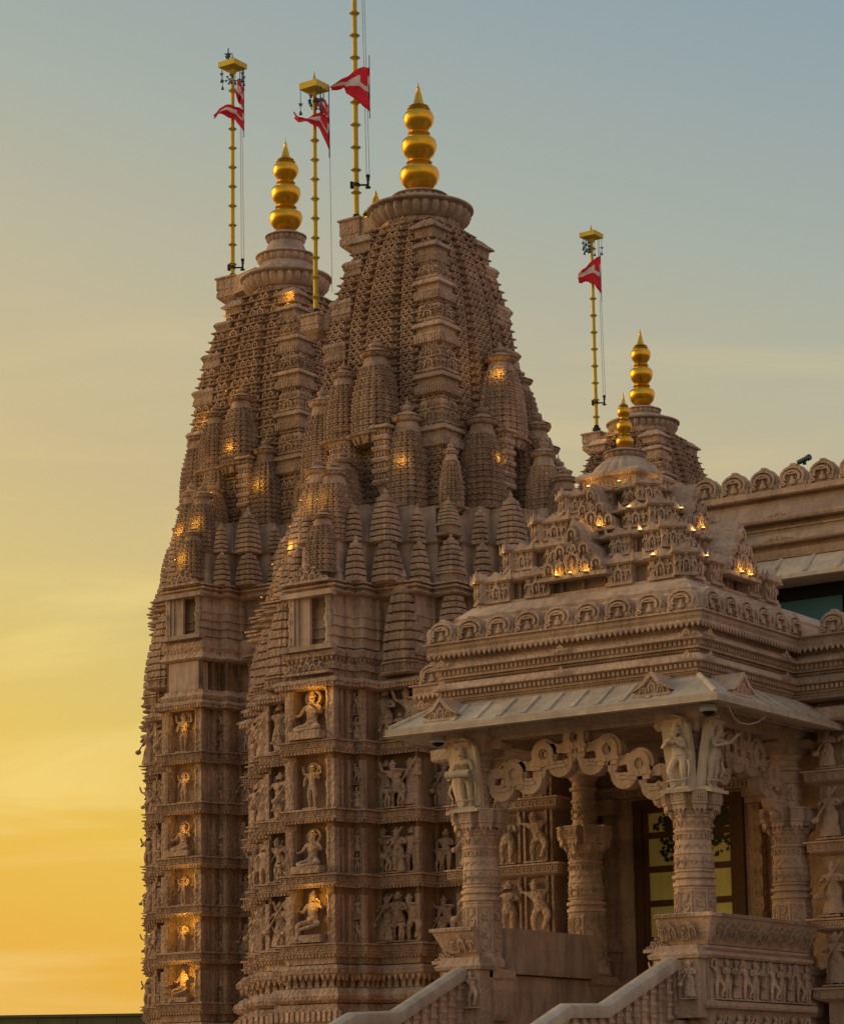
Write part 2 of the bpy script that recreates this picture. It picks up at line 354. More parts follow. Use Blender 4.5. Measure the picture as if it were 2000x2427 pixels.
# ------------------------------------------------------------------ gold finial
KAL = [(.0, 0), (.34, 0), (.38, .03), (.30, .06), (.34, .10), (.46, .15), (.58, .23), (.65, .34), (.66, .42), (.61, .50), (.47, .55), (.37, .565), (.40, .60), (.44, .63), (.38, .66), (.35, .69),
       (.38, .73), (.48, .79), (.56, .88), (.59, .98), (.56, 1.07), (.44, 1.13), (.33, 1.145), (.36, 1.18), (.39, 1.21), (.33, 1.24), (.31, 1.27),
       (.34, 1.31), (.43, 1.37), (.50, 1.46), (.51, 1.55), (.46, 1.62), (.36, 1.66), (.40, 1.70), (.31, 1.73), (.34, 1.76), (.22, 1.80), (.17, 1.84), (.10, 2.02), (.06, 2.10), (.07, 2.13), (.025, 2.17), (0.004, 2.28)]
def finial(parent, loc, h, wr, mt=GOLD, n=32):
    s = h/2.28
    cuts = [(0, 15, 'pot'), (14, 26, 'pot'), (25, 34, 'pot'), (33, 44, 'spike')]
    root = None
    for k, (a, b, nm) in enumerate(cuts):
        g = G().lathe([(max(.003, rr*wr/.66), z*s) for rr, z in KAL[a:b+1]], n)
        root_ = O('finial' if root is None else nm, g, parent if root is None else root, loc if root is None else (0, 0, 0), mats=mt, smooth=40)
        root = root or root_
    return root
def lobes(g, c, prof, n):
    rs = []
    for rr, z, dp in prof:
        ring = []
        for j in range(n*4):
            a = 2*math.pi*j/(n*4); q = rr*(1-dp*(0, .25, 1, .25)[j % 4]); ring.append((c[0]+q*math.cos(a), c[1]+q*math.sin(a), c[2]+z))
        rs.append(ring)
    g.loft(rs)
def ribdisc(g, c, rad, z0, z1, n=24):
    h = z1-z0
    lobes(g, c, [(rad*.76, z0, 0), (rad*.84, z0+.04*h, .05), (rad*.93, z0+.18*h, .10), (rad*.985, z0+.38*h, .10), (rad*.97, z0+.58*h, .09), (rad*.90, z0+.66*h, .03)], n)
    g.lathe([(rad*.92, z0+.62*h), (rad*1.03, z0+.68*h), (rad*1.03, z0+.76*h), (rad*.95, z0+.84*h), (rad*.78, z0+.97*h), (rad*.55, z1+.04)], n*2, c)

# ------------------------------------------------------------------ prototype mini spires (kept in metres, unit half width .42)
QM = [(.24, -1.08), (.24, -.90), (.31, -.90), (.31, -1.02), (.60, -1.02), (.60, -.80), (.68, -.80), (.68, -.90), (.90, -.90)]
PM = sym(diag(QM))
def spire_profile(t):   # relative half width over relative height 0..1
    return (1+.10*t-.52*t**2.2)
def mini_proto(nc, hw, H, mt, lattice=False):
    g = G(); prof = []
    hb = H*.70; z = 0
    g.mould(scl(PM, hw), [(-.06, -.18*H*.5), (.0, -.03), (.07, -.02), (.09, .02), (.02, .05)])
    for i in range(nc):
        s = hw*spire_profile(i/nc); h = hb/nc; z0 = .05+i*h
        g.mould(scl(PM, s), [(0, z0), (0, z0+h*.62), (.016, z0+h*.66), (.018, z0+h*.82), (-.025, z0+h*.86), (-.025, z0+h)])
        along(g, tA if lattice else tH, scl(PM, s), z0+h*.02, .10 if not lattice else .13, 0, h*.7, 'FR', .05, .09 if lattice else .045)
    top = .05+hb; s = hw*spire_profile(1)
    g.lathe([(s*1.25, top-.02), (s*1.1, top+.1*H*.5), (s*.9, top+.12*H)], 16)
    for sg in (0, 1, 2, 3):   # triangular pediments on each face
        M = Matrix.Rotation(sg*math.pi/2, 4, 'Z')
        p = G().add([(-s*.7, -s*1.12, top-.03), (s*.7, -s*1.12, top-.03), (0, -s*.95, top+.12*H), (-s*.7, -s*.6, top-.03), (s*.7, -s*.6, top-.03), (0, -s*.6, top+.12*H)], [(0, 1, 2), (3, 5, 4), (0, 2, 5, 3), (1, 4, 5, 2)])
        g.stamp(p, M)
    body = g.mesh('mini_spire', mt, 30)
    g2 = G(); ribdisc(g2, (0, 0, 0), s*1.45, top+.09*H, top+.155*H, 14)
    cap = g2.mesh('ribbed_cap', mt, 40)
    z1 = top+.155*H; q = H*.145/1.0
    g3 = G().lathe([(s*1.0, z1), (s*.85, z1+.15*q), (s*.45, z1+.25*q), (s*.42, z1+.3*q), (s*.62, z1+.42*q), (s*.62, z1+.58*q), (s*.3, z1+.7*q), (s*.2, z1+.75*q), (s*.26, z1+.8*q), (s*.08, z1+.95*q), (.005, z1+1.25*q)], 14)
    pin = g3.mesh('pinnacle', mt, 50)
    return body, cap, pin
PROTO = {}
def mini(parent, x, y, z0, hw, H, mt=STONE, nc=11, lattice=False, rz=0):
    key = (round(hw, 2), round(H, 1), mt.name, nc, lattice)
    if key not in PROTO: PROTO[key] = mini_proto(nc, hw, H, mt, lattice)
    b, c, p = PROTO[key]
    o = O('mini_spire', b, parent, (x, y, z0), rz, sc=(1, 1, H/key[1]))
    O('ribbed_cap', c, o); O('pinnacle', p, o); return o
# ribbed stepped pyramids
QP = [(.30, -1.06), (.30, -1.0), (.72, -1.0), (.72, -.86), (.86, -.86)]
PP = sym(diag(QP))
def pyr_proto(hw, H, n, mt, frieze):
    g = G(); z = 0
    if frieze:
        g.mould(scl(PP, hw), [(.02, 0), (.06, .03), (.06, .06), (0, .08), (0, .22), (.05, .24), (.05, .28)]); along(g, tP, scl(PP, hw), .09, .11, 0, .12, 'FR', .05, .08)
        z = .28
    hh = H*.86-z
    for i in range(n):
        t_ = i/n; s = hw*(1+.02*t_-.70*t_**2.0); h = hh/n; z0 = z+i*h
        g.mould(scl(PP, s), [(-.045, z0), (-.045, z0+h*.18), (.018, z0+h*.22), (.022, z0+h*.4), (.012, z0+h*.95), (-.045, z0+h)])
    g.lathe([(hw*.42, z+hh), (hw*.36, z+hh+.3*H*.14), (hw*.14, z+hh+.5*H*.14), (hw*.2, z+hh+.7*H*.14), (.004, z+hh+1.3*H*.14)], 12)
    return g.mesh('ribbed_pyramid', mt, 35)
def pyr(parent, x, y, z0, hw, H, mt=STONE, n=8, frieze=False):
    key = ('p', round(hw, 2), round(H, 1), n, mt.name, frieze)
    if key not in PROTO: PROTO[key] = pyr_proto(hw, H, n, mt, frieze)
    return O('ribbed_pyramid', PROTO[key], parent, (x, y, z0), sc=(1, 1, H/key[2]))

# ------------------------------------------------------------------ the great tower
QT = diag([(.26, -1.07), (.26, -.95), (.31, -.95), (.31, -1.03), (.60, -1.03), (.60, -.91), (.66, -.91), (.66, -1.0), (1.0, -1.0)])
PT_ = sym(QT)
def interp(tab, z):
    tab = sorted(tab)
    if z <= tab[0][0]: return tab[0][1]
    for (a, b), (c, d) in zip(tab, tab[1:]):
        if z <= c: return b+(d-b)*(z-a)/(c-a)
    return tab[-1][1]
PROFT = [(13.5, 1.95), (15.6, 1.86), (16.4, 1.80), (17.9, 1.70), (18.72, 1.66), (19.79, 1.58), (20.75, 1.43), (21.59, 1.2), (22.07, 1.0), (22.35, .86)]
def crest_ornament(g, x, y, z, wd, h, rz):
    M = Matrix.Translation((x, y, z)) @ Matrix.Rotation(rz, 4, 'Z')
    q = G()
    for i in range(-3, 4):
        hh = h*(1-abs(i)*.23); q.stamp(tA, Matrix.Translation((i*wd/7, 0, 0)) @ Matrix.Diagonal((wd/6.2, .14, hh*.62, 1)))
        if abs(i) < 3: q.stamp(tL, Matrix.Translation((i*wd/7, .02, hh*.5)) @ Matrix.Diagonal((wd/7, .12, hh*.5, 1)))
    q.box(-wd*.55, wd*.55, -.09, .08, -.05, 0.01)
    g.stamp(q, M)
PROF2 = [(13.5, 2.05), (16.76, 2.0), (18.2, 1.9), (19.63, 1.76), (21.08, 1.47), (21.6, 1.25), (22.07, 1.02), (22.35, .86)]
def superstructure(root, dz0, sz, mt, shape=1.0, latt='A', ncur=34, PROFT=PROFT, corners=((1, -1), (-1, -1), (1, 1)), seg=True):
    """everything above z=13.1 of the near tower, mapped z -> dz0+(z-13.1)*sz"""
    zz = lambda z: dz0+(z-13.1)*sz
    tz0, tz1 = 14.2, 22.3
    lat = G()
    for i in range(ncur):
        z0 = tz0+(tz1-tz0)*i/ncur; z1 = tz0+(tz1-tz0)*(i+1)/ncur; s = interp(PROFT, (z0+z1)/2)*shape; P = scl(PT_, s); a, b = zz(z0), zz(z1); h = b-a
        g = G().mould(P, [(-.06, a), (-.06, a+h*.74), (.02, a+h*.80), (.035, a+h*.93), (-.05, a+h)])
        O('spire_course', g, root, mats=mt)
        if z0 > 15.2:
            along(lat, tA if i % 2 else (tL if latt == 'L' else tA), P, a+h*.02, .17 if latt == 'A' else .21, -.06, h*.76, 'FR', .12, .24)
            along(lat, tA, P, a+h*.02, .34, -.03, h*.74, 'L', .12, .2)
    O('lattice_carving', lat, root, mats=mt, kind='stuff')
    # corner cushions with their ledges
    for i, zc in enumerate((21.30, 20.32, 19.25, 18.02, 16.75)):
        s = interp(PROFT, zc)*shape
        for sx_, sy_ in corners:
            c = (sx_*.83*s, sy_*.83*s); hw = .185*s+.02
            sq = rect(c[0]-hw, c[0]+hw, c[1]-hw, c[1]+hw); a = zz(zc)
            g = G().mould(sq, [(-.02, a-.30), (.03, a-.27), (.06, a-.2), (.06, a-.12), (.03, a-.05), (.0, a-.02), (.0, a+.06), (.02, a+.08), (.09, a+.10), (.09, a+.13), (.03, a+.22), (-.02, a+.24)] if sy_*sx_ < 0 and sx_ > 0 else [(-.05, a-.30), (.0, a-.2), (.0, a-.12), (-.03, a-.02), (.03, a+.1), (.03, a+.13), (-.02, a+.2)])
            along(g, tD, sq, a-.27, .07, .045 if sx_*sy_ < 0 and sx_ > 0 else -.03, .2, 'FR', 0, .05)
            O('corner_cushion', g, root, mats=mt, smooth=25)
    if seg:
        zc_ = [21.95, 21.30, 20.32, 19.25, 18.02, 16.75]
        for a_, b_ in zip(zc_, zc_[1:]):
            s = interp(PROFT, (a_+b_)/2)*shape; c = .83*s; hw = .185*s+.015; z0, z1 = zz(b_)+.26, zz(a_)-.34; h = z1-z0
            if h < .2: continue
            sq = rect(c-hw, c+hw, -c-hw, -c+hw)
            g = G().mould(sq, [(-.02, z0), (.02, z0+.03), (.02, z0+.08), (-.01, z0+.1), (-.01, z0+.50*h), (.04, z0+.53*h), (.04, z0+.57*h), (-.02, z0+.6*h), (-.03, z0+.82*h), (-.08, z0+.95*h), (-.12, z1)])
            for rz_ in (0, math.pi/2):
                M = Matrix.Translation((c, -c, 0)) @ Matrix.Rotation(rz_, 4, 'Z')
                g.stamp(tA, M @ Matrix.Translation((0, -hw, z0+.1)) @ Matrix.Diagonal((hw*.95, .16, h*.40, 1)))
                for q in (-.72, .72): g.stamp(tL, M @ Matrix.Translation((q*hw, -hw, z0+.1)) @ Matrix.Diagonal((hw*.5, .12, h*.36, 1)))
                g.stamp(tA, M @ Matrix.Translation((0, -hw+.02, z0+.6*h)) @ Matrix.Diagonal((hw*.7, .14, h*.28, 1)))
                for q in (-.6, .6): g.stamp(tL, M @ Matrix.Translation((q*hw, -hw+.02, z0+.6*h)) @ Matrix.Diagonal((hw*.4, .1, h*.2, 1)))
            O('corner_segment', g, root, mats=mt)
    # corner roof-lets
    for sx_, sy_ in ((1, -1), (-1, -1), (1, 1)):
        s = interp(PROFT, 21.95)*shape; c = (sx_*.86*s, sy_*.86*s); hw = .30*s; a = zz(21.98)
        sq = rect(c[0]-hw, c[0]+hw, c[1]-hw, c[1]+hw)
        g = G().mould(sq, [(-.06, a-.25), (-.04, a-.06), (.05, a-.04), (.05, a), (-.06, a+.10), (-.16, a+.20)])
        O('corner_rooflet', g, root, mats=mt)
    # shoulder, pediments, ribbed crown
    zt = zz(22.3); s = .86*shape
    g = G().mould(scl(PT_, s), [(0, zt-.02), (.05, zt+.03), (-.1, zt+.1)]); g.lathe([(s*1.12, zt+.0), (s*1.1, zt+.12), (s*1.0, zt+.45)], 32)
    O('tower_neck', g, root, mats=STONE_S, smooth=30)
    for k in range(4):
        rz = k*math.pi/2
        M = Matrix.Rotation(rz, 4, 'Z'); q = G()
        pts = [(-.42, 0), (.42, 0), (.36, .12), (.25, .2), (.17, .36), (.06, .5), (-.06, .5), (-.17, .36), (-.25, .2), (-.36, .12)]
        q.loft([[(x*s, y, zt-.12+z*1.15) for x, z in pts] for y in (-s*1.09, -s*.86)][::-1])
        for i in (-1, 0, 1): q.stamp(tA, Matrix.Translation((i*.2*s, -s*1.09, zt-.08)) @ Matrix.Diagonal((.2*s, .12, .26 if i else .42, 1)))
        O('gable', G().stamp(q, M), root, mats=mt)
    return zt
def crown(root, zt, tiers, mt, kal, kw, rad):
    z = zt
    for i, (rr, z0, z1) in enumerate(tiers):
        g = G(); ribdisc(g, (0, 0, 0), rr, z0, z1, 30 if i == 0 else 22); O('ribbed_disc', g, root, mats=STONE_S, smooth=35)
        nz = tiers[i+1][1] if i+1 < len(tiers) else z1+.06; nr = tiers[i+1][0] if i+1 < len(tiers) else kw*.7
        g = G().lathe([(rr*.86, z1-.06), (rr*.72, z1+.03), (nr*.85, nz+.02)], 40, rib=.02); O('crown_neck', g, root, mats=STONE_S, smooth=35)
    finial(root, (0, 0, tiers[-1][2]+.0), kal, kw)

QB = diag([(.6, -4.4), (.6, -4.0), (.66, -4.0), (.66, -3.75), (.9, -3.75), (.9, -3.23), (1.97, -3.23), (1.97, -2.6), (2.6, -2.6)])
PB = sym(QB)
PB = [(x*1.06 if x < -1.5 else x, y) for x, y in PB]
QC = diag([(.6, -4.15), (.6, -3.7), (.9, -3.7), (.9, -3.3), (1.3, -3.3), (1.3, -2.95), (1.75, -2.95), (1.75, -2.55), (2.15, -2.55), (2.15, -2.15)])
PC = sym(QC)
NQ = diag([(.38, -4.4), (.38, -4.02), (.40, -4.16), (.40, -4.4), (.6, -4.4), (.6, -4.0), (.66, -4.0), (.66, -3.75), (.9, -3.75), (.9, -3.23), (.98, -3.23), (.98, -3.02), (1.90, -3.02), (1.90, -3.23), (1.97, -3.23), (1.97, -2.6), (2.05, -2.6), (2.05, -2.44), (2.53, -2.44), (2.53, -2.6), (2.6, -2.6)])
NQ = [p for p in NQ if p not in ((.38, -4.4), (.38, -4.02), (4.4, -.38), (4.02, -.38))]
NQ = [(.40, -4.16)]+[p for p in NQ if p != (.40, -4.16) and p != (4.16, -.40)]+[(4.16, -.40)]
NPB = sym(NQ); NPB = [(x*1.06 if x < -1.5 else x, y) for x, y in NPB]
def storeyed_wall(root, zs, mt, base_z, fh=.82, tag=0, sidelamps=None):
    """zs: list of (z_bottom, z_top) of every statue storey, top first"""
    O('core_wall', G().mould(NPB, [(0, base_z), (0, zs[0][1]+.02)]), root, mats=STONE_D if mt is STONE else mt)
    pan = G(); den = G()
    for i, (zb, zt) in enumerate(zs):
        # shelf under this storey
        g = G().mould(PB, [(0, zb-.24), (.16, zb-.22), (.2, zb-.18), (.13, zb-.15), (.13, zb-.03), (.2, zb-.015), (.2, zb+.02), (.05, zb+.035), (0, zb+.05)])
        O('shelf', g, root, mats=mt)
        along(pan, tP, PB, zb-.145, .15, .135, .11, 'FRL', .1, .1)
        along(den, tD, PB, zb-.27, .09, .12, .055, 'FRL', .05, .08)
        h = zt-zb-.26
        # corner piers and pilasters
        for (x, y) in PB:
            pass
        n = len(PB); pil = G()
        for j in range(n):
            a, b, c = PB[j-1], PB[j], PB[(j+1) % n]
            cr_ = (b[0]-a[0])*(c[1]-b[1])-(b[1]-a[1])*(c[0]-b[0])
            if cr_ > 0 and (b[1] < .5 or b[0] > 0) and math.hypot(b[0]-a[0], b[1]-a[1]) > .2:
                ax = (1 if b[0] > a[0] or c[0] > b[0] else -1)
                pil.box(b[0]-.06, b[0]+.06, b[1]-.06, b[1]+.06, zb+.03, zt-.2)
        for sx_ in (-1, 1):
            for q in range(2):
                x, y = (sx_*.5, -4.42) if q == 0 else (4.42, sx_*.5)
                pil.stamp(tR, Matrix.Translation((x, y, zb+.03)) @ Matrix.Diagonal((.17, .17, h*.5, 1)))
                pil.stamp(tR, Matrix.Translation((x, y, zb+.03+h*.5)) @ Matrix.Diagonal((.17, .17, h*.5+.03, 1)))
        for x in (.98, 1.0): pass
        O('pilasters', pil, root, mats=mt, kind='stuff', smooth=40)
        # vertical fillets on the plain returns
        fl = G()
        for y in (-4.28, -4.12, -3.94, -3.82):
            x = .6 if y < -4.0 else .66
            fl.box(x-.01, x+.035, y-.03, y+.03, zb+.03, zt-.2)
        O('return_fillets', fl, root, mats=mt, kind='stuff')
        # figures
        fs = fh*h/1.0
        kind = ('s', i) if (i+tag) % 2 == 0 and tag == 0 else (('f', 6) if (i+tag) % 3 else ('s', i))
        fig(root, (.02, -4.37, zb+.04), h*(.98 if kind[0] == 'f' else 1.34), 0, mt, kind[0], kind[1], 'niche_figure', .95)
        fig(root, (4.5, 0, zb+.04), h*.95, math.pi/2, mt, 'f', i)
        for sg in (-1, 1):
            if sg == 1 or True:
                for q in range(2):  # stacked small figures on the narrow pier
                    fig(root, (sg*.78, -3.82, zb+.04+q*h*.5), h*.47, 0, mt)
                    if sg == 1: fig(root, (3.82, -.78, zb+.04+q*h*.5), h*.47, math.pi/2, mt)
            nfig = 3 if (i+tag) else 2
            for q in range(nfig):
                fig(root, (sg*(1.12+q*(.66/(nfig-1))), -3.22-(.08 if q == 1 and nfig == 3 else 0), zb+.04), h*(1.04+.06*random.random()), 0, mt, wide=1.3)
            for q in range(2): fig(root, (sg*(1.30+.34*q), -3.42, zb+.04), h*.52, 0, mt, wide=1.2)
            for yy in (-4.2, -3.9): fig(root, (sg*(.62 if yy < -4 else .68), yy, zb+.04), h*.55, math.pi/2*sg, mt, wide=.8) if sg < 0 else None
            fig(root, (sg*.50, -4.30, zb+.04), h*.6, 0, mt, wide=.9) if sg < 0 else None
            if sg < 0:
                for xx, yy, hh in ((-.85, -3.95, .8), (-1.9, -3.1, 1.0), (-2.45, -2.9, 1.0), (-3.1 if not tag else -2.85, -2.35, 1.0), (-3.35 if not tag else -3.0, -1.9, .95)): fig(root, (xx, yy, zb+.04), h*hh, 0, mt, wide=1.2)
            fig(root, (sg*2.28, -2.66, zb+.04), h*1.0, 0, mt, wide=1.25); fig(root, (sg*2.12, -2.70, zb+.04), h*.7, 0, mt)
            fig(root, (sg*2.9, -2.12, zb+.04), h*.8, 0, mt)
        for yy in (-1.85, -1.1): fig(root, (3.33, yy, zb+.04), h*.93, math.pi/2, mt, wide=1.1)
        fig(root, (3.25, -1.5, zb+.04), h*.98, math.pi/2, mt); fig(root, (2.7, -2.3, zb+.04), h*.92, math.pi/2, mt)
        # west side figures seen in profile along the left edge
        for x, y in (((-2.66, -2.3), (-3.22, -1.5), (-3.22, -1.9), (-4.2, 0)) if not tag else ((-2.5, -2.35), (-3.05, -1.7))): fig(root, (x, y, zb+.04), h*.9, -math.pi/2, mt)
    O('shelf_panels', pan, root, mats=mt, kind='stuff'); O('shelf_dentils', den, root, mats=mt, kind='stuff')
    # top shelf
    zb = zs[0][1]+.06
    g = G().mould(PB, [(0, zb-.26), (.16, zb-.22), (.26, zb-.15), (.26, zb-.10), (.08, zb-.02), (.0, zb)])
    O('shelf', g, root, mats=mt)
    d2 = G(); along(d2, tD, PB, zb-.24, .085, .2, .07, 'FRL', .05, .09); O('eave_dentils', d2, root, mats=mt, kind='stuff')
def base_mouldings(root, z, mt, to=0.0):
    """from the underside of the lowest shelf at z downwards"""
    for prof in ([(.0, z), (.06, z-.02), (.06, z-.2), (0, z-.22)], [(.05, z-.22), (.22, z-.24), (.26, z-.3), (.26, z-.42), (.05, z-.44)],
                 [(.02, z-.44), (.02, z-.70)], [(.05, z-.70), (.2, z-.72), (.3, z-.80), (.33, z-.88), (.3, z-.96), (.2, z-1.03), (.05, z-1.05)],
                 [(.22, z-1.05), (.24, z-1.12), (.3, z-1.16), (.3, z-1.5), (.34, z-1.52), (.34, z-1.58)], [(.3, z-1.58), (.5, z-1.75), (.55, z-1.95), (.5, z-2.15), (.3, z-2.25)],
                 [(.45, z-2.25), (.6, z-2.4), (.7, to)]):
        O('base_moulding', G().mould(PB, prof[::-1]), root, mats=mt, smooth=25)
    sc_ = G(); along(sc_, tS, PB, z-.56, .15, .2, .16, 'FRL', .1, .25)
    along(sc_, tR, PB, z-.70, .19, .07, .26, 'FRL', .15, .08)
    along(sc_, tD, PB, z-1.42, .14, .31, .22, 'FRL', .1, .08)
    along(sc_, tP, PB, z-.4, .13, .26, .1, 'FRL', .1, .06)
    O('base_carving', sc_, root, mats=mt, kind='stuff')
def drum(root, z0, z1, mt, win=True, nrib=5):
    h = z1-z0
    prof = [(-.02, z0), (.05, z0+.02)]
    for k in range(nrib):
        a = z0+.04+(h-.06)*k/nrib; b = z0+.04+(h-.06)*(k+1)/nrib; bulge = .06*math.sin(math.pi*(k+.5)/nrib)-.05
        prof += [(bulge+.035, a), (bulge+.035, a+.03), (bulge, a+.04), (bulge, b-.005)]
    prof += [(0, z1)]
    if win:
        q = PB; inner = [(x, y) for x, y in q if not (abs(x) < .61 and abs(y) > 4.0)]
        inner2 = []
        for p in q:
            if abs(p[0]) < .61 and abs(p[1]) > 3.9: inner2.append((p[0], math.copysign(max(3.98, 0), p[1]) if abs(p[1]) > 4.2 else p[1]*.99))
            else: inner2.append(p)
        O('drum_wall', G().mould(scl(NPB, .985), prof), root, mats=STONE_S, smooth=20)
        # projecting balcony window with posts on the front face
        for (x, y, rz) in ((0, -4.36, 0), (4.36, 0, math.pi/2)):
            M = Matrix.Translation((x, y, 0)) @ Matrix.Rotation(rz, 4, 'Z')
            wn_ = O('balcony_window', G().stamp(G().box(-.50, -.40, -.10, .0, z0+.05, z1-.02).box(-.40, -.02, -.03, .06, z0+.05, z1-.02), M), root, mats=STONE_S)
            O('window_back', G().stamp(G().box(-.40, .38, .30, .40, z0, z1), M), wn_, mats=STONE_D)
            for sx_ in (-.5, .5):
                p = G().stamp(tR, Matrix.Translation((sx_, -.05, z0+.05)) @ Matrix.Diagonal((.2, .2, h*.52, 1))); p.stamp(tR, Matrix.Translation((sx_, -.05, z0+.05+h*.5)) @ Matrix.Diagonal((.2, .2, h*.46, 1)))
                O('window_post', G().stamp(p, M), wn_, mats=STONE_S, smooth=40)
            sh = G().box(-.38, -.30, -.07, .0, z0+.05, z1-.02)
            O('shutter', G().stamp(sh, M), wn_, mats=STONE_S)
            O('window_sill', G().stamp(G().box(-.68, .68, -.22, .0, z0-.06, z0+.05), M), wn_, mats=STONE_S)
            O('window_hood', G().stamp(G().box(-.70, .70, -.22, .0, z1-.03, z1+.08), M), wn_, mats=STONE_S)
    else:
        O('drum_wall', G().mould(scl(PB, .985), prof), root, mats=STONE_S, smooth=20)

def cornice_ring(root, z0, z1, mt, poly):
    h = z1-z0
    g = G().mould(poly, [(0, z0-.02), (.12, z0+.0), (.16, z0+.12*h), (.05, z0+.4*h), (.05, z0+.5*h), (.14, z0+.55*h), (.14, z0+.7*h), (.07, z0+.74*h), (.07, z0+.82*h), (.17, z0+.86*h), (.17, z1), (0, z1+.02)])
    O('cornice', g, root, mats=mt)

def pyramid_ring(root, zz, mt, dirs=((1, -1), (-1, -1))):
    for sx_, sy_ in dirs:
        for k, kk in enumerate((.3, .8, 1.3, 1.8, 2.3, 2.8, 3.3, 3.8, 4.3)):
            if kk == .3 or kk == 4.3: continue
            x, y = kk, -(4.6-kk)
            big = kk in (1.3, 3.3); mid = kk == 2.3
            hw = .275 if big else (.23 if mid else .17)
            pyr(root, sx_*x, -sy_*y*1.0 if False else (y if sy_ < 0 else -y), zz(13.1), hw, (zz(14.05)-zz(13.1))*(1.08 if not mid else 1.25), mt, 6, mid)
            i_ = .16
            pyr(root, sx_*(x-i_), y+i_, zz(14.05 if not mid else 14.25), hw*(.98 if big else .8), (zz(15.3)-zz(14.1))*(1.05 if big else .75), mt, 8 if big else 6, mid)
    # plain masses behind the pyramids
    O('upper_core', G().mould(PC, [(.0, zz(13.0)), (-.1, zz(13.5)), (-.12, zz(14.05)), (-.02, zz(14.1))]), root, mats=STONE_S)
    O('upper_core', G().mould(scl(PC, .90), [(.02, zz(14.1)), (-.08, zz(14.5)), (-.12, zz(14.9)), (-.1, zz(15.0))]), root, mats=STONE_S)
def spire_cluster(root, zz, mt, lattice=False, dx=.10, dy=.07, wx=1.0):
    H = lambda a, b: zz(b)-zz(a)
    LT = lattice
    sp = [(0, -2.05, 16.87, .47, 19.17-16.87, 11), (2.05, 0, 16.87, .47, 2.3, 11), (-2.05, 0, 16.87, .47, 2.3, 11)]
    for s1 in (1, -1):
        sp += [(s1*.85, -2.06, 15.05, .44, 2.55, 13), (2.06, s1*.85, 15.05, .44, 2.55, 13)]
        if s1 < 0: sp += [(-.85, -3.15, 14.2, .36, 2.1, 11)]
        sp += [(-2.15, -.9*s1, 15.1, .43, 2.5, 13), (-3.0, .8*s1, 14.3, .36, 1.95, 11)]
    sp += [(0, -3.7, 14.09, .37, 1.9, 11), (3.7, 0, 14.09, .37, 1.9, 11), (-3.8, 0, 14.09, .37, 1.9, 11), (0, -4.1, 13.35, .33, 1.5, 9), (4.1, 0, 13.35, .33, 1.5, 9), (-4.2, 0, 13.2, .33, 1.5, 9),
           (-1.75, -2.2, 14.3, .36, 1.9, 11), (-2.35, -1.75, 14.0, .34, 1.7, 9), (3.0, .25, 14.6, .36, 2.2, 11), (2.0, 1.9, 14.9, .44, 2.6, 13), (2.1, 1.4, 15.5, .40, 2.4, 11), (2.75, 1.3, 14.4, .38, 2.2, 11), (2.35, 1.0, 15.4, .42, 2.3, 11), (1.95, .95, 16.9, .38, 1.9, 11), (-1.0, -1.95, 16.9, .38, 1.9, 11), (-.42, -2.62, 14.9, .26, 1.5, 9), (2.9, -.75, 13.9, .26, 1.2, 9), (-.35, -2.9, 14.9, .3, 1.5, 9), (-1.75, -1.75, 16.0, .42, 2.4, 13), (-2.3, -1.2, 15.6, .36, 2.0, 11), (-1.1, -2.95, 13.7, .3, 1.5, 9), (1.95, -1.95, 14.95, .22, 1.55, 9), (-3.2, -1.1, 13.4, .3, 1.4, 9), (-2.9, -1.7, 13.2, .3, 1.3, 9)]
    for x, y, z, hw, h, nc in sp: mini(root, (x*wx if x < -2.4 else x)+dx, y+dy, zz(z), hw, H(z, z+h), mt, nc, LT and hw > .4)
    # ribbed brackets under the face spires
    for x, y in ((.42, -2.35), (2.35, -.42)):
        g = G(); hw = .17
        for k in range(5):
            a = zz(15.6)+k*.26; sq = rect(x+dx-hw, x+dx+hw, y+dy-hw, y+dy+hw)
            g.mould(sq, [(-.02, a), (.03, a+.03), (.05, a+.09), (.03, a+.14), (-.03, a+.16), (-.03, a+.26)])
            along(g, tD, sq, a+.16, .08, 0, .09, 'FR', 0, .05)
        g.mould(rect(x+dx-hw, x+dx+hw, y+dy-hw, y+dy+hw), [(-.12, zz(15.6)-.3), (-.04, zz(15.6)), (-.04, zz(15.6)+1.3), (.08, zz(15.6)+1.34), (.08, zz(15.6)+1.4)])
        O('hanging_bracket', g, root, mats=mt, smooth=25)
        pyr(root, x+dx, y+dy, zz(14.15), .33, zz(15.5)-zz(14.15), mt, 8)

def bracket_block(root, x, y, z0, z1, hw, arm_to, mt=STONE):
    g = G().mould(rect(x-hw, x+hw, y-hw, y+hw), [(-.2, z0-.14), (-.05, z0), (0, z0+.06), (0, z0+.28*(z1-z0)), (-.02, z0+.32*(z1-z0)), (-.02, z0+.4*(z1-z0)), (0, z0+.44*(z1-z0)), (0, z1-.06), (.04, z1-.05), (.04, z1)])
    d = Vector((arm_to[0]-x, arm_to[1]-y, 0)); ln = d.length; d.normalize(); nrm = Vector((-d.y, d.x, 0))
    g.obox((x+d.x*ln/2, y+d.y*ln/2, (z0+z1)/2), d*(ln/2), nrm*hw*.7, (0, 0, (z1-z0)*.40))
    return O('flagpole_bracket', g, root, mats=mt)

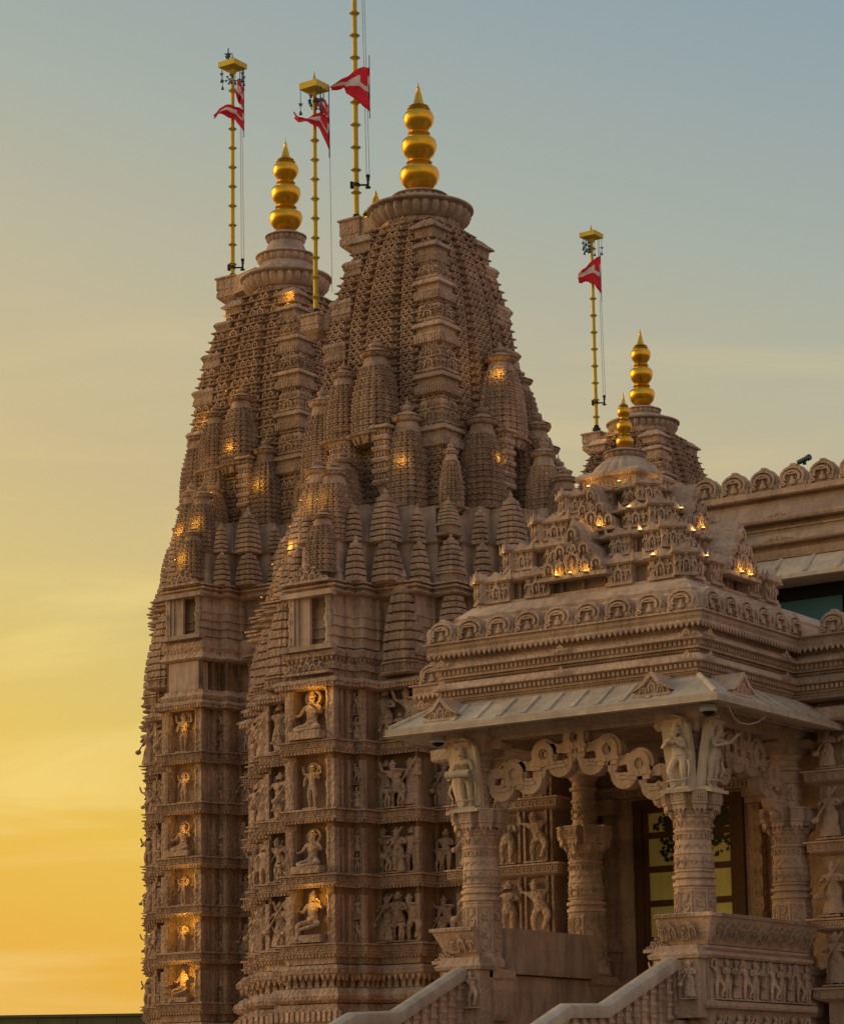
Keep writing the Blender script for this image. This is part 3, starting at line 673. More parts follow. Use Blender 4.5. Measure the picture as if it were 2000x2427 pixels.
# --- near tower
T1 = T('temple_tower', 'tallest carved sandstone temple tower at centre with three-bulb gold finial above the porch', 'temple tower', (-34.26, 49.26, 0))
S1 = [(9.614, 10.96), (8.127, 9.414), (6.735, 7.946), (5.267, 6.52)]
S1 = [(b+.0, t_) for b, t_ in S1]
storeyed_wall(T1, S1, STONE, 0.0)
base_mouldings(T1, 5.06, STONE)
drum(T1, 11.66, 12.82, STONE)
cornice_ring(T1, 12.84, 13.12, STONE, scl(PB, .985))
g = G().mould(scl(PB, .99), [(0, 11.0), (.02, 11.16), (.08, 11.18), (.08, 11.3), (.02, 11.34), (.02, 11.42), (.12, 11.46), (.12, 11.58), (0, 11.66)])
O('drum_base', g, T1, mats=STONE)
g = G(); along(g, tS, scl(PB, .99), 11.36, .12, .06, .14, 'FRL', .1, .2); along(g, tP, scl(PB, .99), 11.17, .13, .075, .12, 'FRL', .1, .08); O('drum_base_carving', g, T1, mats=STONE, kind='stuff')
for (x, y, rz) in ((.0, -4.5, 0), (4.5, 0, math.pi/2), (1.45, -3.3, 0)):
    for z in (11.12, 13.14):
        if x == 1.45: z = 13.14 if z > 13 else 11.12
        g = G(); crest_ornament(g, x, y, z, 1.15 if x != 1.45 else .6, .46 if x != 1.45 else .25, rz); O('crest_ornament', g, T1, mats=STONE)
# bell-shaped ribbed spire standing on the statue block
pyr(T1, 1.62, -3.15, 11.05, .37, 2.25, STONE, 8, True); pyr(T1, 3.15, -1.62, 11.05, .37, 2.25, STONE, 8, True); pyr(T1, -1.62, -3.15, 11.05, .37, 2.25, STONE, 8, True)
pyr(T1, 2.45, -2.45, 11.5, .27, 1.7, STONE, 8, True); pyr(T1, -2.5, -2.38, 11.05, .42, 2.1, STONE, 8, True); pyr(T1, -3.2, -1.62, 11.05, .45, 2.0, STONE, 8, True)
zz1 = lambda z: z
pyramid_ring(T1, zz1, STONE); spire_cluster(T1, zz1, STONE)
zt = superstructure(T1, 13.1, 1.0, STONE, latt='A', ncur=42)
crown(T1, zt, [(1.24, 22.45, 23.0), (.66, 23.02, 23.28)], STONE, 2.88, .475, 1.24)
bracket_block(T1, -2.13, .34, 22.46, 23.16, .30, (-1.1, .2))
bracket_block(T1, -2.05, -1.43, 19.85, 20.30, .26, (-1.3, -1.1))
mini(T1, -1.75, -.15, 16.4, .85, 4.3, STONE, 17, True)

# --- far left tower
T2 = T('temple_tower', 'far left carved sandstone tower against the sky, gold finial above three stacked ribbed discs', 'temple tower', (-43.64, 56.12, 0))
PB = sym(QB); NPB = sym(NQ); PB = [(x*.97 if x < -1.5 else x, y) for x, y in PB]; NPB = [(x*.97 if x < -1.5 else x, y) for x, y in NPB]
S2 = [(10.92, 12.25), (9.619, 10.68), (8.231, 9.38), (7.003, 7.99), (5.814, 6.76), (4.551, 5.57)]
storeyed_wall(T2, S2, STONE_F, 0.0, tag=1)
base_mouldings(T2, 4.3, STONE_F)
g = G().mould(scl(PB, .99), [(0, 12.25), (.1, 12.3), (.16, 12.4), (.05, 12.5), (.05, 12.56), (-.3, 12.57), (-.3, 13.32), (.05, 13.33), (.14, 13.38), (.05, 13.55), (.1, 13.66), (.1, 13.8), (.02, 13.86), (0, 13.95)])
O('gallery_wall', g, T2, mats=STONE_F)
g = G()
for a, b, l, rz, k in edges(off(scl(PB, .99), -.04), 'FRL'):
    n = max(1, int(l/.3))
    for i in range(n+1):
        x = a[0]+(b[0]-a[0])*i/n; y = a[1]+(b[1]-a[1])*i/n
        if abs(x) < .5 and y < -4: continue
        g.stamp(tR, Matrix.Translation((x, y, 12.56)) @ Matrix.Diagonal((.12, .12, .77, 1)))
O('gallery_colonnettes', g, T2, mats=STONE_F, kind='stuff', smooth=40)
O('gallery_panel', G().box(-.5, .5, -4.38, -4.0, 12.57, 13.32), T2, mats=STONE_S)
drum(T2, 13.95, 15.02, STONE_F, nrib=5)
cornice_ring(T2, 15.03, 15.33, STONE_F, scl(PB, .985))
for (x, y, z, wd, h) in ((0, -4.5, 15.36, 1.15, .5), (1.45, -3.3, 13.5, .5, .22), (-1.6, -3.3, 13.5, .5, .24)):
    g = G(); crest_ornament(g, x, y, z, wd, h, 0); O('crest_ornament', g, T2, mats=STONE_F)
pyr(T2, -1.62, -3.15, 12.9, .40, 2.3, STONE_F, 9, True); pyr(T2, -2.4, -2.38, 12.6, .42, 2.5, STONE_F, 9, True); pyr(T2, -3.0, -1.62, 12.6, .42, 2.3, STONE_F, 9, True); pyr(T2, -3.85, -.3, 13.2, .36, 2.1, STONE_F, 9, True)
sz2 = .97; zz2 = lambda z: 15.3+(z-13.1)*sz2
pyramid_ring(T2, zz2, STONE_F); spire_cluster(T2, zz2, STONE_F, True, dx=.04, dy=.03, wx=.9)
zt = superstructure(T2, 15.3, sz2, STONE_F, latt='L', ncur=30, PROFT=PROF2)
zt2 = zt
crown(T2, zt, [(1.25, zt+.15, zt+.72), (.83, zt+.98, zt+1.32), (.57, zt+1.62, zt+1.9)], STONE_F, 2.88, .47, 1.25)
bracket_block(T2, -2.5, .70, 24.85, 25.5, .33, (-1.1, .3), STONE_F)
# --- rear right tower
T3 = T('temple_tower', 'distant shorter carved tower rising behind the porch roof with gold finial and flagpole bracket', 'temple tower', (-43.05, 74.83, 0))
PB3 = PB
O('core_wall', G().mould(PB, [(0, 0), (0, 16.5)]), T3, mats=STONE)
zz3 = lambda z: 15.0+(z-13.1)*.98
O('upper_core', G().mould(PC, [(.2, 16.4), (-.2, 17.6)]), T3, mats=STONE)
spire_cluster(T3, zz3, STONE)
zt = superstructure(T3, 15.0, .975, STONE, shape=1.12, latt='A', ncur=40, corners=((1, -1),))
crown(T3, zt, [(1.2, zt+.12, zt+.62), (.62, zt+.78, zt+1.02)], STONE, 2.85, .44, 1.2)
bracket_block(T3, -1.8, -.04, zt-.2, zt+.42, .36, (-.9, 0))

# ------------------------------------------------------------------ sweeps
def sweep(g, path, prof, mi=0):
    """open plan polyline (outward = right-hand side of travel), closed profile of (offset, z)"""
    rings = []; n = len(path)
    nr = []
    for (a, b) in zip(path, path[1:]):
        l = math.hypot(b[0]-a[0], b[1]-a[1]); nr.append(((b[1]-a[1])/l, -(b[0]-a[0])/l))
    for i, p in enumerate(path):
        n1 = nr[max(0, i-1)]; n2 = nr[min(i, n-2)]; k = 1+n1[0]*n2[0]+n1[1]*n2[1]
        rings.append([(p[0]+d*(n1[0]+n2[0])/k, p[1]+d*(n1[1]+n2[1])/k, z) for d, z in prof])
    g.loft(rings[::-1], mi=mi); return g

# ------------------------------------------------------------------ parapet arch (crest piece), one mesh shared by every copy
def parapet_arch(wd, h):
    g = G()
    out = [(-.5, 0), (.5, 0), (.5, .1), (.46, .34), (.40, .62), (.26, .84), (.10, .93), (.07, 1.0), (-.07, 1.0), (-.10, .93), (-.26, .84), (-.40, .62), (-.46, .34), (-.5, .1)]
    g.loft([[(x*wd, y, z*h) for x, z in out] for y in (-.06, .12)][::-1])
    M = Matrix.Diagonal((wd, wd*.55, h, 1)); q = G()
    arcband(q, 0, .42, .34, .42, -50, 230, 11, -.26, 0, 1, 1.05); arcband(q, 0, .38, .22, .30, -30, 210, 9, -.34, 0, 1, 1.0)
    q.box(-.15, .15, -.32, 0, .50, .56)
    q.lathe([(.02, .06), (.12, .1), (.10, .26), (.05, .32), (.07, .38), (.03, .47)], 7, (0, -.18, 0))
    for s in (-1, 1):
        q.box(s*.42-.05, s*.42+.05, -.2, 0, 0, .16); arcband(q, s*.32, .14, .04, .09, 0, 360, 6, -.26, 0); arcband(q, s*.36, .52, .03, .07, 0, 360, 5, -.2, 0)
    q.add([(-.08, -.26, .80), (.08, -.26, .80), (0, -.3, .98), (0, 0, .88)], [(0, 1, 2), (0, 2, 3), (1, 3, 2), (0, 3, 1)])
    g.stamp(q, M @ Matrix.Translation((0, -.08, 0)))
    return g
ARCH = parapet_arch(.60, .43).mesh('parapet_arch', PORCH)
ARCHU = parapet_arch(.71, .52).mesh('parapet_arch', PORCH)
def arch_row(root, a, b, z, pitch, me, rz):
    l = math.hypot(b[0]-a[0], b[1]-a[1]); n = max(1, round(l/pitch))
    for i in range(n):
        t_ = (i+.5)/n; O('parapet_arch', me, root, (a[0]+(b[0]-a[0])*t_, a[1]+(b[1]-a[1])*t_, z), rz, sc=(l/n/pitch, 1, 1))

# ------------------------------------------------------------------ porch
PX, PY = -24.175, 41.32
PR = T('entrance_porch', 'columned entrance porch with sloping pale stone eave, stepped carved roof and small gold finial', 'porch', (PX, PY, 0))
HX, HY = 2.175, 1.8
R0 = rect(-HX, HX, -HY, HY+1.4)
def band(name, prof, mt=PORCH, poly=None, root=None, smooth=0): return O(name, G().mould(poly or R0, prof), root or PR, mats=mt, smooth=smooth)
CORN = [('cornice_moulding', [(.2, 8.93), (.42, 8.96), (.42, 9.06)]), ('dentil_band', [(.46, 9.06), (.46, 9.20)]), ('cornice_moulding', [(.52, 9.20), (.60, 9.22), (.60, 9.25), (.50, 9.36)]),
        ('cornice_moulding', [(.38, 9.36), (.38, 9.45)]), ('dentil_band', [(.50, 9.45), (.50, 9.585)]), ('cornice_moulding', [(.55, 9.585), (.62, 9.60), (.62, 9.63), (.50, 9.745)]), ('cornice_moulding', [(.42, 9.745), (.42, 9.86)]),
        ('frieze_band', [(.58, 9.84), (.66, 9.86), (.66, 10.04), (.72, 10.05), (.72, 10.075), (.3, 10.08)])]
def cornice_set(root, poly, dirs='FRL'):
    for nm, pr in CORN: band(nm, pr, PORCH, poly, root)
    g = G()
    for z in (9.07, 9.46):
        along(g, tD, poly, z+.045, .095, .50, .075, dirs, .05, .09); along(g, tS, poly, z-.075, .05, .44, .05, dirs, .05, .07)
    along(g, tS, poly, 9.775, .11, .665, .10, dirs, .05, .08); along(g, tP, poly, 9.93, .075, .655, .05, dirs, .05, .07)
    O('cornice_carving', g, root, mats=PORCH, kind='stuff')
    gg = G()
    for a, b, l, rz, k in edges(off(poly, .64), dirs):
        if l < .8: continue
        for t_ in ((.05, .5, .95) if l < 8 else [j/10 for j in range(11)]):
            for z in (9.245, 9.635):
                M = Matrix.Translation((a[0]+(b[0]-a[0])*t_, a[1]+(b[1]-a[1])*t_, z)) @ Matrix.Rotation(rz, 4, 'Z')
                gg.stamp(tA, M @ Matrix.Diagonal((.16, .05, .14, 1)))
                for s in (-1, 1): gg.stamp(tL, M @ Matrix.Translation((s*.13, 0, 0)) @ Matrix.Diagonal((.14, .04, .08, 1)))
    O('rosette_carving', gg, root, mats=PORCH, kind='stuff')
cornice_set(PR, R0)
# eave slab, ribs, small gables
EV = band('eave_slab', [(-.3, 8.60), (1.12, 8.38), (1.2, 8.385), (1.22, 8.41), (1.22, 8.50), (1.17, 8.52), (1.12, 8.545), (.56, 8.93), (.40, 8.97), (-.3, 8.98)], PALE)
def sl_(d): return 8.545+(8.93-8.545)*(1.12-d)/.56
def eave_rib(x0, y0, nx, ny):
    g = G(); tx, ty = -ny, nx
    a = Vector((x0+nx*.60, y0+ny*.60, sl_(.60)+.005)); b = Vector((x0+nx*1.13, y0+ny*1.13, sl_(1.13)+.005)); c = (a+b)/2
    dr = (b-a)/2; side = Vector((tx, ty, 0))*.045; up = dr.cross(side).normalized()*.022
    if up.z < 0: up = -up
    g.obox(c, side, dr, up); return O('eave_rib', g, EV, mats=PALE)
for i in range(9): eave_rib(-2.0+i*.5, -HY, 0, -1)
for i in range(6): eave_rib(HX, -1.5+i*.5, 1, 0)
for i in range(6): eave_rib(-HX, -1.5+i*.5, -1, 0)
for sx_ in (-1, 1):   # hip rolls
    a = Vector((sx_*(HX+.5), -HY-.5, 8.96)); b = Vector((sx_*(HX+1.16), -HY-1.16, 8.53))
    O('eave_hip', G().tube([a, b], .05, 8), EV, mats=PALE, smooth=40)
g = G(); sweep(g, [(-HX-1.21, HY), (-HX-1.21, -HY-1.21), (HX+1.21, -HY-1.21), (HX+1.21, HY)][::1], [(-.04, 8.375), (.03, 8.38), (.03, 8.40), (-.04, 8.41)]); O('eave_lip', g, EV, mats=PALE)
def small_gable(x, y, z, rz):
    g = G(); w_, h = .34, .34
    pts = [(-w_, 0), (w_, 0), (w_*.92, .10), (w_*.45, .22), (.05, h), (-.05, h), (-w_*.45, .22), (-w_*.92, .10)]
    g.loft([[(px*s, py, z+pz*s+dz) for px, pz in pts] for py, s, dz in ((0, 1, 0), (.55, 1, .06))][::-1])
    roof = [(-w_-.04, .06), (-w_*.45, .25), (-.05, h+.03), (0, h+.06), (.05, h+.03), (w_*.45, .25), (w_+.04, .06), (w_*.4, .17), (0, h-.02), (-w_*.4, .17)]
    g.loft([[(px, py, z+pz) for px, pz in roof] for py in (-.05, .6)][::-1])
    for i, s in ((0, 1.0), (-1, .6), (1, .6)): g.stamp(tA, Matrix.Translation((i*.17, 0, z+.03)) @ Matrix.Diagonal((.17, .10, .22*s, 1)))
    g.box(-w_-.02, w_+.02, -.05, .05, z-.03, z+.015)
    return G().stamp(g, Matrix.Translation((x, y, 0)) @ Matrix.Rotation(rz, 4, 'Z'))
for x, y, rz in ((2.05, -2.82, 0), (-2.30, -2.82, 0), (3.2, -1.75, math.pi/2), (-3.2, -1.75, -math.pi/2)):
    O('eave_gable', small_gable(x, y, 8.62, rz), PR, mats=PORCH)
# crest arches
d_ = .62
arch_row(PR, (-HX-d_, -HY-d_), (HX+d_, -HY-d_), 10.075, .60, ARCH, 0)
arch_row(PR, (HX+d_, -HY-d_), (HX+d_, 1.25), 10.075, .60, ARCH, math.pi/2)
arch_row(PR, (-HX-d_, 1.25), (-HX-d_, -HY-d_), 10.075, .60, ARCH, -math.pi/2)
# porch roof: smooth skirt, four carved tiers, bell
band('roof_skirt', [(.35, 10.05), (.35, 10.45), (.28, 10.50), (.30, 10.56), (.12, 10.72), (.05, 10.78), (-.2, 10.80)], STONE_S)
def roof_block():
    g = G()
    g.box(-.46, .46, -.30, .3, 0, .07); g.box(-.42, .42, -.16, .3, .07, .60)
    for q in (-.24, .24): g.stamp(tL, Matrix.Translation((q, -.16, .06)) @ Matrix.Diagonal((.44, .5, .54, 1)))
    g.stamp(tA, Matrix.Translation((0, -.16, .05)) @ Matrix.Diagonal((.34, .6, .56, 1)))
    g.loft([[(-.44, -.28, .58), (.44, -.28, .58), (.44, .3, .58), (-.44, .3, .58)], [(-.56, -.44, .64), (.56, -.44, .64), (.56, .3, .64), (-.56, .3, .64)], [(-.56, -.44, .70), (.56, -.44, .70), (.56, .3, .70), (-.56, .3, .70)],
            [(-.40, -.16, .80), (.40, -.16, .80), (.40, .5, .80), (-.40, .5, .80)]])
    for q in (-1, 1): g.add([(q*.56, -.43, .70), (q*.36, -.43, .70), (q*.56, -.43, .98), (q*.56, -.2, .70)], [(0, 1, 2), (0, 2, 3), (1, 3, 2), (0, 3, 1)])
    g.add([(-.30, -.42, .70), (.30, -.42, .70), (0, -.42, .92), (0, .3, .92), (-.30, .3, .70), (.30, .3, .70)], [(0, 1, 2), (1, 5, 3, 2), (0, 2, 3, 4), (3, 5, 4)])
    return g.mesh('roof_block', PORCH)
RB = roof_block()
TIERS = [(2.15, 1.72, 10.80, 11.42), (1.72, 1.38, 11.42, 11.98), (1.30, 1.05, 11.98, 12.50), (.88, .74, 12.50, 12.98)]
for ti, (a, b, z0, z1) in enumerate(TIERS):
    P = rect(-a, a, -b, b); h = z1-z0
    O('roof_tier', G().mould(P, [(-.02, z0-.02), (.05, z0), (.05, z0+.05), (-.20, z0+.06), (-.20, z0+h*.60), (.04, z0+h*.64), (.09, z0+h*.68), (.09, z0+h*.73), (.0, z0+h*.80), (-.14, z0+h*.86), (-.26, z1)]), PR, mats=PORCH)
    po = G()
    for A_, B_, l, rz, k in edges(off(P, -.13), 'FRL'):
        n = max(2, int(l/.22))
        for i in range(n+1):
            if i % 2: po.box(A_[0]+(B_[0]-A_[0])*i/n-.025, A_[0]+(B_[0]-A_[0])*i/n+.025, A_[1]+(B_[1]-A_[1])*i/n-.025, A_[1]+(B_[1]-A_[1])*i/n+.025, z0+.05, z1-.1)
    O('roof_posts', po, PR, mats=PORCH, kind='stuff')
    for A_, B_, l, rz, k in edges(P, 'FRL'):
        n = max(3, int(round(l/.80)) | 1); p = l/n
        for i in range(n):
            if i == n//2 and ti < 3 and ti != 1: continue
            t_ = (i+.5)/n
            O('roof_block', RB, PR, (A_[0]+(B_[0]-A_[0])*t_, A_[1]+(B_[1]-A_[1])*t_, z0+.03), rz, sc=(p*.70, .34, h*1.0))
    for sx_ in (-1, 1):
        O('corner_roof_block', RB, PR, (sx_*(a-.02), -(b-.02), z0+.05), sx_*math.pi/4, sc=(.46, .36, h*1.02))
def pediment(x, y, z, wd, h, rz, rows=3):
    g = G()
    pts = [(-.5, 0), (.5, 0), (.46, .22), (.3, .36), (.26, .55), (.14, .68), (.08, .9), (0, 1.08), (-.08, .9), (-.14, .68), (-.26, .55), (-.3, .36), (-.46, .22)]
    g.loft([[(px*wd, py, z+pz*h) for px, pz in pts] for py in (-.05, .55)][::-1])
    for rw in range(rows):
        n = (5, 3, 1)[rw+3-rows]
        for i in range(n):
            wv = wd/5.2; x0 = (i-(n-1)/2)*wv
            big = 1.7 if (i == n//2 and rw == 0) else 1
            g.stamp(tA, Matrix.Translation((x0, -.05, z+h*(.04+.31*rw))) @ Matrix.Diagonal((wv*big, .26, h*.30*big, 1)))
    g.box(-wd*.54, wd*.54, -.14, .1, z-.06, z+.01)
    return G().stamp(g, Matrix.Translation((x, y, 0)) @ Matrix.Rotation(rz, 4, 'Z'))
for x, y, z, wd, h, rz in ((0, -1.86, 11.10, 1.30, .95, 0), (0, -1.16, 12.06, .95, .80, 0), (2.28, 0, 11.10, 1.15, .95, math.pi/2), (1.42, 0, 12.06, .85, .8, math.pi/2), (-2.28, 0, 11.1, 1.15, .95, -math.pi/2), (-1.42, 0, 12.06, .85, .8, -math.pi/2)):
    O('roof_pediment', pediment(x, y, z, wd, h, rz), PR, mats=PORCH)
g = G().mould(rect(-.62, .62, -.62, .62), [(-.05, 12.96), (-.05, 13.14), (.06, 13.17), (.08, 13.22), (-.02, 13.30)]); along(g, tP, rect(-.62, .62, -.62, .62), 13.0, .16, -.05, .14, 'FRL', 0, .1)
O('dome_drum', g, PR, mats=PORCH)
g = G(); lobes(g, (0, 0, 0), [(.68, 13.22, 0), (.70, 13.25, .02), (.65, 13.33, .07), (.56, 13.44, .08), (.44, 13.54, .07), (.34, 13.61, .02)], 22); O('ribbed_dome', g, PR, mats=PORCH, smooth=35)
g = G(); ribdisc(g, (0, 0, 0), .40, 13.60, 13.76, 18); O('ribbed_disc', g, PR, mats=STONE_S, smooth=35)
finial(PR, (0, 0, 13.76), 1.16, .16)
# beams and ceiling
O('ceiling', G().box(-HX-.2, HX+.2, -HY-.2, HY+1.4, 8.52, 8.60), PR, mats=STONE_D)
g = G()
for y in (-HY, HY): g.box(-HX+.2, HX-.2, y-.16, y+.16, 8.28, 8.52)
for x in (-HX, HX): g.box(x-.16, x+.16, -HY+.3, HY-.3, 8.281, 8.521)
g.box(-HX, HX, -HY-.30, -HY-.165, 8.36, 8.55); O('roof_beam', g, PR, mats=PORCH)
g = G(); along(g, tS, rect(-HX, HX, -HY, HY), 8.40, .09, .62, .05, 'FR', 0, .1); along(g, tL, rect(-HX-.2, HX+.2, -HY-.75, HY), 8.42, .17, .0, .08, 'F', 0, .06); O('soffit_carving', g, PR, mats=PORCH, kind='stuff')
# columns
def column(x, y, zb=4.2, engaged=False):
    g = G().lathe([(.36, zb), (.40, zb+.05), (.40, zb+.16), (.36, zb+.2), (.345, zb+.22), (.345, 5.36), (.36, 5.38), (.36, 5.40)], 8)
    g.lathe([(.33, 5.40), (.37, 5.43), (.37, 5.49), (.32, 5.51), (.32, 5.53), (.375, 5.56), (.375, 5.61), (.31, 5.63), (.31, 5.65), (.345, 5.67), (.345, 5.70), (.32, 5.71), (.33, 5.95), (.35, 5.97), (.33, 6.0),
             (.32, 6.05), (.31, 6.20), (.30, 6.32), (.31, 6.34), (.335, 6.36), (.335, 6.39), (.30, 6.41), (.315, 6.43), (.315, 6.58), (.34, 6.60), (.34, 6.63)], 28)
    c = O('column', g, PR, (x, y, 0), mats=PORCH, smooth=30)
    q = G()   # carved friezes wrapped round the shaft
    for z0, z1, n, rr, t_ in ((5.72, 5.94, 12, .325, tL), (6.22, 6.31, 8, .31, tP), (6.44, 6.57, 12, .315, tA), (6.04, 6.12, 14, .32, tS)):
        for i in range(n):
            a = 2*math.pi*i/n; q.stamp(t_, Matrix.Rotation(a, 4, 'Z') @ Matrix.Translation((0, -rr, z0)) @ Matrix.Diagonal((2*math.pi*rr/n*.95, .07, z1-z0, 1)))
    for i in range(8):   # scroll panels on the octagonal foot
        a = 2*math.pi*i/8+math.pi/8+math.pi/8
        M = Matrix.Rotation(a, 4, 'Z') @ Matrix.Translation((0, -.345*math.cos(math.pi/8), 0))
        q.stamp(G().box(-.125, -.095, -.02, .02, zb+.3, 5.34).box(.095, .125, -.02, .02, zb+.3, 5.34).box(-.095, .095, -.02, .02, 5.30, 5.34), M)
        for k in range(6):
            s = 1 if k % 2 else -1; zc = zb+.38+k*.155
            if zc > 5.22: break
            t2 = G(); arcband(t2, s*.015, zc, .035, .06, -90*s, 150*s, 6, -.03, .01); arcband(t2, -s*.05, zc+.06, .015, .032, 0, 360, 5, -.025, .01); q.stamp(t2, M)
    O('column_carving', q, c, mats=PORCH, kind='stuff')
    # lower capital with hanging blocks
    q = G().lathe([(.33, 6.63), (.36, 6.66), (.34, 6.72), (.38, 6.84), (.42, 6.98), (.42, 7.04), (.36, 7.07)], 16); O('capital', q, c, mats=PORCH, smooth=30)
    kb = G().box(-.13, .13, -.20, .1, 6.80, 7.02); kb.stamp(tP, Matrix.Translation((-.065, -.20, 6.85)) @ Matrix.Diagonal((.12, .08, .14, 1))).stamp(tP, Matrix.Translation((.065, -.20, 6.85)) @ Matrix.Diagonal((.12, .08, .14, 1)))
    kb.box(-.15, .15, -.22, .1, 7.02, 7.05); kb.box(-.115, .115, -.17, .1, 6.72, 6.80)
    for s in (-.08, 0, .08): kb.stamp(tS, Matrix.Translation((s, -.16, 6.66)) @ Matrix.Diagonal((.08, .08, .08, 1)))
    kb.lathe([(.01, 6.56), (.05, 6.62), (.07, 6.70)], 6, (0, -.06, 0))
    me = kb.mesh('capital_block', PORCH)
    for i in range(8):
        a = 2*math.pi*i/8
        O('capital_block', me, c, (.30*math.sin(a), -.30*math.cos(a), 0), a)
    # upper shaft and flared bracket
    g = G().lathe([(.28, 7.06), (.24, 7.10), (.22, 7.14), (.22, 7.5), (.25, 7.52), (.25, 7.56), (.22, 7.58), (.22, 7.72), (.27, 7.75), (.27, 7.80), (.22, 7.83), (.22, 7.92), (.26, 7.95), (.30, 8.02), (.28, 8.06)], 16)
    for i in range(8):
        a = 2*math.pi*i/8; g.stamp(tL, Matrix.Rotation(a, 4, 'Z') @ Matrix.Translation((0, -.22, 7.2)) @ Matrix.Diagonal((.16, .08, .26, 1)))
    O('upper_shaft', g, c, mats=PORCH, smooth=30)
    g = G()
    for ax in (0, math.pi/2):
        M = Matrix.Rotation(ax, 4, 'Z')
        pts = [(-.56, 8.28), (-.62, 8.22), (-.54, 8.12), (-.40, 8.14), (-.30, 8.06), (.30, 8.06), (.40, 8.14), (.54, 8.12), (.62, 8.22), (.56, 8.28)]
        g.stamp(G().loft([[(px, py, pz) for px, pz in pts] for py in (-.17+ax*.002, .17+ax*.002)][::-1]), M)
    g.mould(rect(-.33, .33, -.33, .33), [(-.06, 8.03), (0, 8.07), (0, 8.25), (.08, 8.32), (.1, 8.42), (.1, 8.5)])
    O('bracket_capital', g, c, mats=PORCH)
    return c
CA, CB, CC, CD = column(HX, -HY), column(-HX, -HY), column(HX, HY-.02), column(-HX, HY-.02)
# leaning bracket figures: one body each, on a pale backing slab
BF = [dict(hip=.035, chest=-.01, head=.02, skirt=0, armL=[(-.17, -.03, -.12), (-.05, -.12, -.04)], armR=[(.15, -.04, -.13), (.05, -.13, .02)], legL=[(-.11, -.07, .27), (-.03, -.05, .06), (-.05, -.12, .03)], props=[('rod', (-.06, -.15, .72), (.1, -.12, .77), .012)]),
      dict(hip=.0, chest=0, head=-.01, armL=[(-.16, -.05, -.14), (-.13, -.16, -.19)], armR=[(.16, -.05, -.14), (.13, -.16, -.19)], props=[('rod', (-.19, -.17, .56), (.19, -.17, .56), .065)]),
      dict(hip=-.03, chest=.02, head=.03, armL=[(-.15, -.06, -.1), (.02, -.16, -.03)], armR=[(.15, -.10, -.02), (.17, -.20, .12)]),
      dict(hip=.03, chest=-.02, head=-.02, armL=[(-.17, -.02, .04), (-.08, -.08, .2)], armR=[(.16, -.03, -.13), (.09, -.1, -.2)])]
def bracket_figure(col, ang, k):
    g = figure('bracket_figure', BF[k], PALE, 2)
    p = BF[k]; hd = p.get('head', 0); cx = p.get('chest', 0); ph = .5
    # face, ears, fingers, anklets, sash
    g.tube([(hd, -.068, ph+.372), (hd, -.084, ph+.345), (hd, -.072, ph+.333)], [.006, .012, .006], 5)
    for s in (-1, 1):
        g.tube([(hd+s*.055, -.01, ph+.37), (hd+s*.062, -.005, ph+.345), (hd+s*.056, 0, ph+.32)], [.01, .014, .008], 5)
        g.tube([(hd+s*.012, -.064, ph+.358), (hd+s*.034, -.058, ph+.36)], .006, 4)
        a = p.get('armR' if s > 0 else 'armL'); hx, hy, hz = cx+a[1][0], a[1][1], ph+.245+a[1][2]
        for q in range(4): g.tube([(hx-s*.012+q*s*.009, hy-.018, hz+.008-q*.004), (hx-s*.022+q*s*.009, hy-.040, hz+.02-q*.006), (hx-s*.026+q*s*.008, hy-.052+q*.003, hz+.006-q*.006)], [.006, .0055, .004], 5)
        g.tube([(hx+s*.01, hy-.008, hz+.014), (hx+s*.012, hy-.034, hz+.032)], [.006, .004], 5)
        g.tube([(hd+s*.02, -.062, ph+.315), (hd, -.07, ph+.312)], .006, 4)
        for hh in (.09, .10): pass
    for i in range(3): arcband(g, cx, ph+.235-i*.02, .055+.014*i, .063+.014*i, 200, 340, 8, -.09+.01*i, -.03, 1, .9)
    g.tube([(-.17, -.04, .12), (-.05, -.12, .14), (.08, -.12, .13), (.17, -.04, .15)], .012, 6)
    g.tube([(.16, -.02, .42), (.19, -.06, .3), (.15, -.04, .18)], [.02, .016, .01], 6)
    fg = g
    H = 1.22
    s = G()
    pts = [(-.17, 0), (.17, 0), (.2, .5), (.19, .95), (.10, 1.08), (0, 1.13), (-.10, 1.08), (-.19, .95), (-.2, .5)]
    s.loft([[(x, y, z) for x, z in pts] for y in (.03, .12)][::-1]); s.box(-.22, .22, -.16, .12, -.05, 0)
    M = Matrix.Rotation(ang, 4, 'Z') @ Matrix.Translation((0, -.36, 7.08)) @ Matrix.Rotation(R_(11), 4, 'X') @ Matrix.Diagonal((H*1.1, H*1.05, H*.92, 1))
    o = O('bracket_figure', G().stamp(fg, M), col, mats=PALE, smooth=70)
    O('backing_slab', G().stamp(s, M), o, mats=PALE) if False else O('backing_slab', G().stamp(s, M), col, mats=PALE)
bracket_figure(CA, 0, 0); bracket_figure(CA, math.pi/2, 2); bracket_figure(CB, 0, 1); bracket_figure(CB, -math.pi/2, 3)
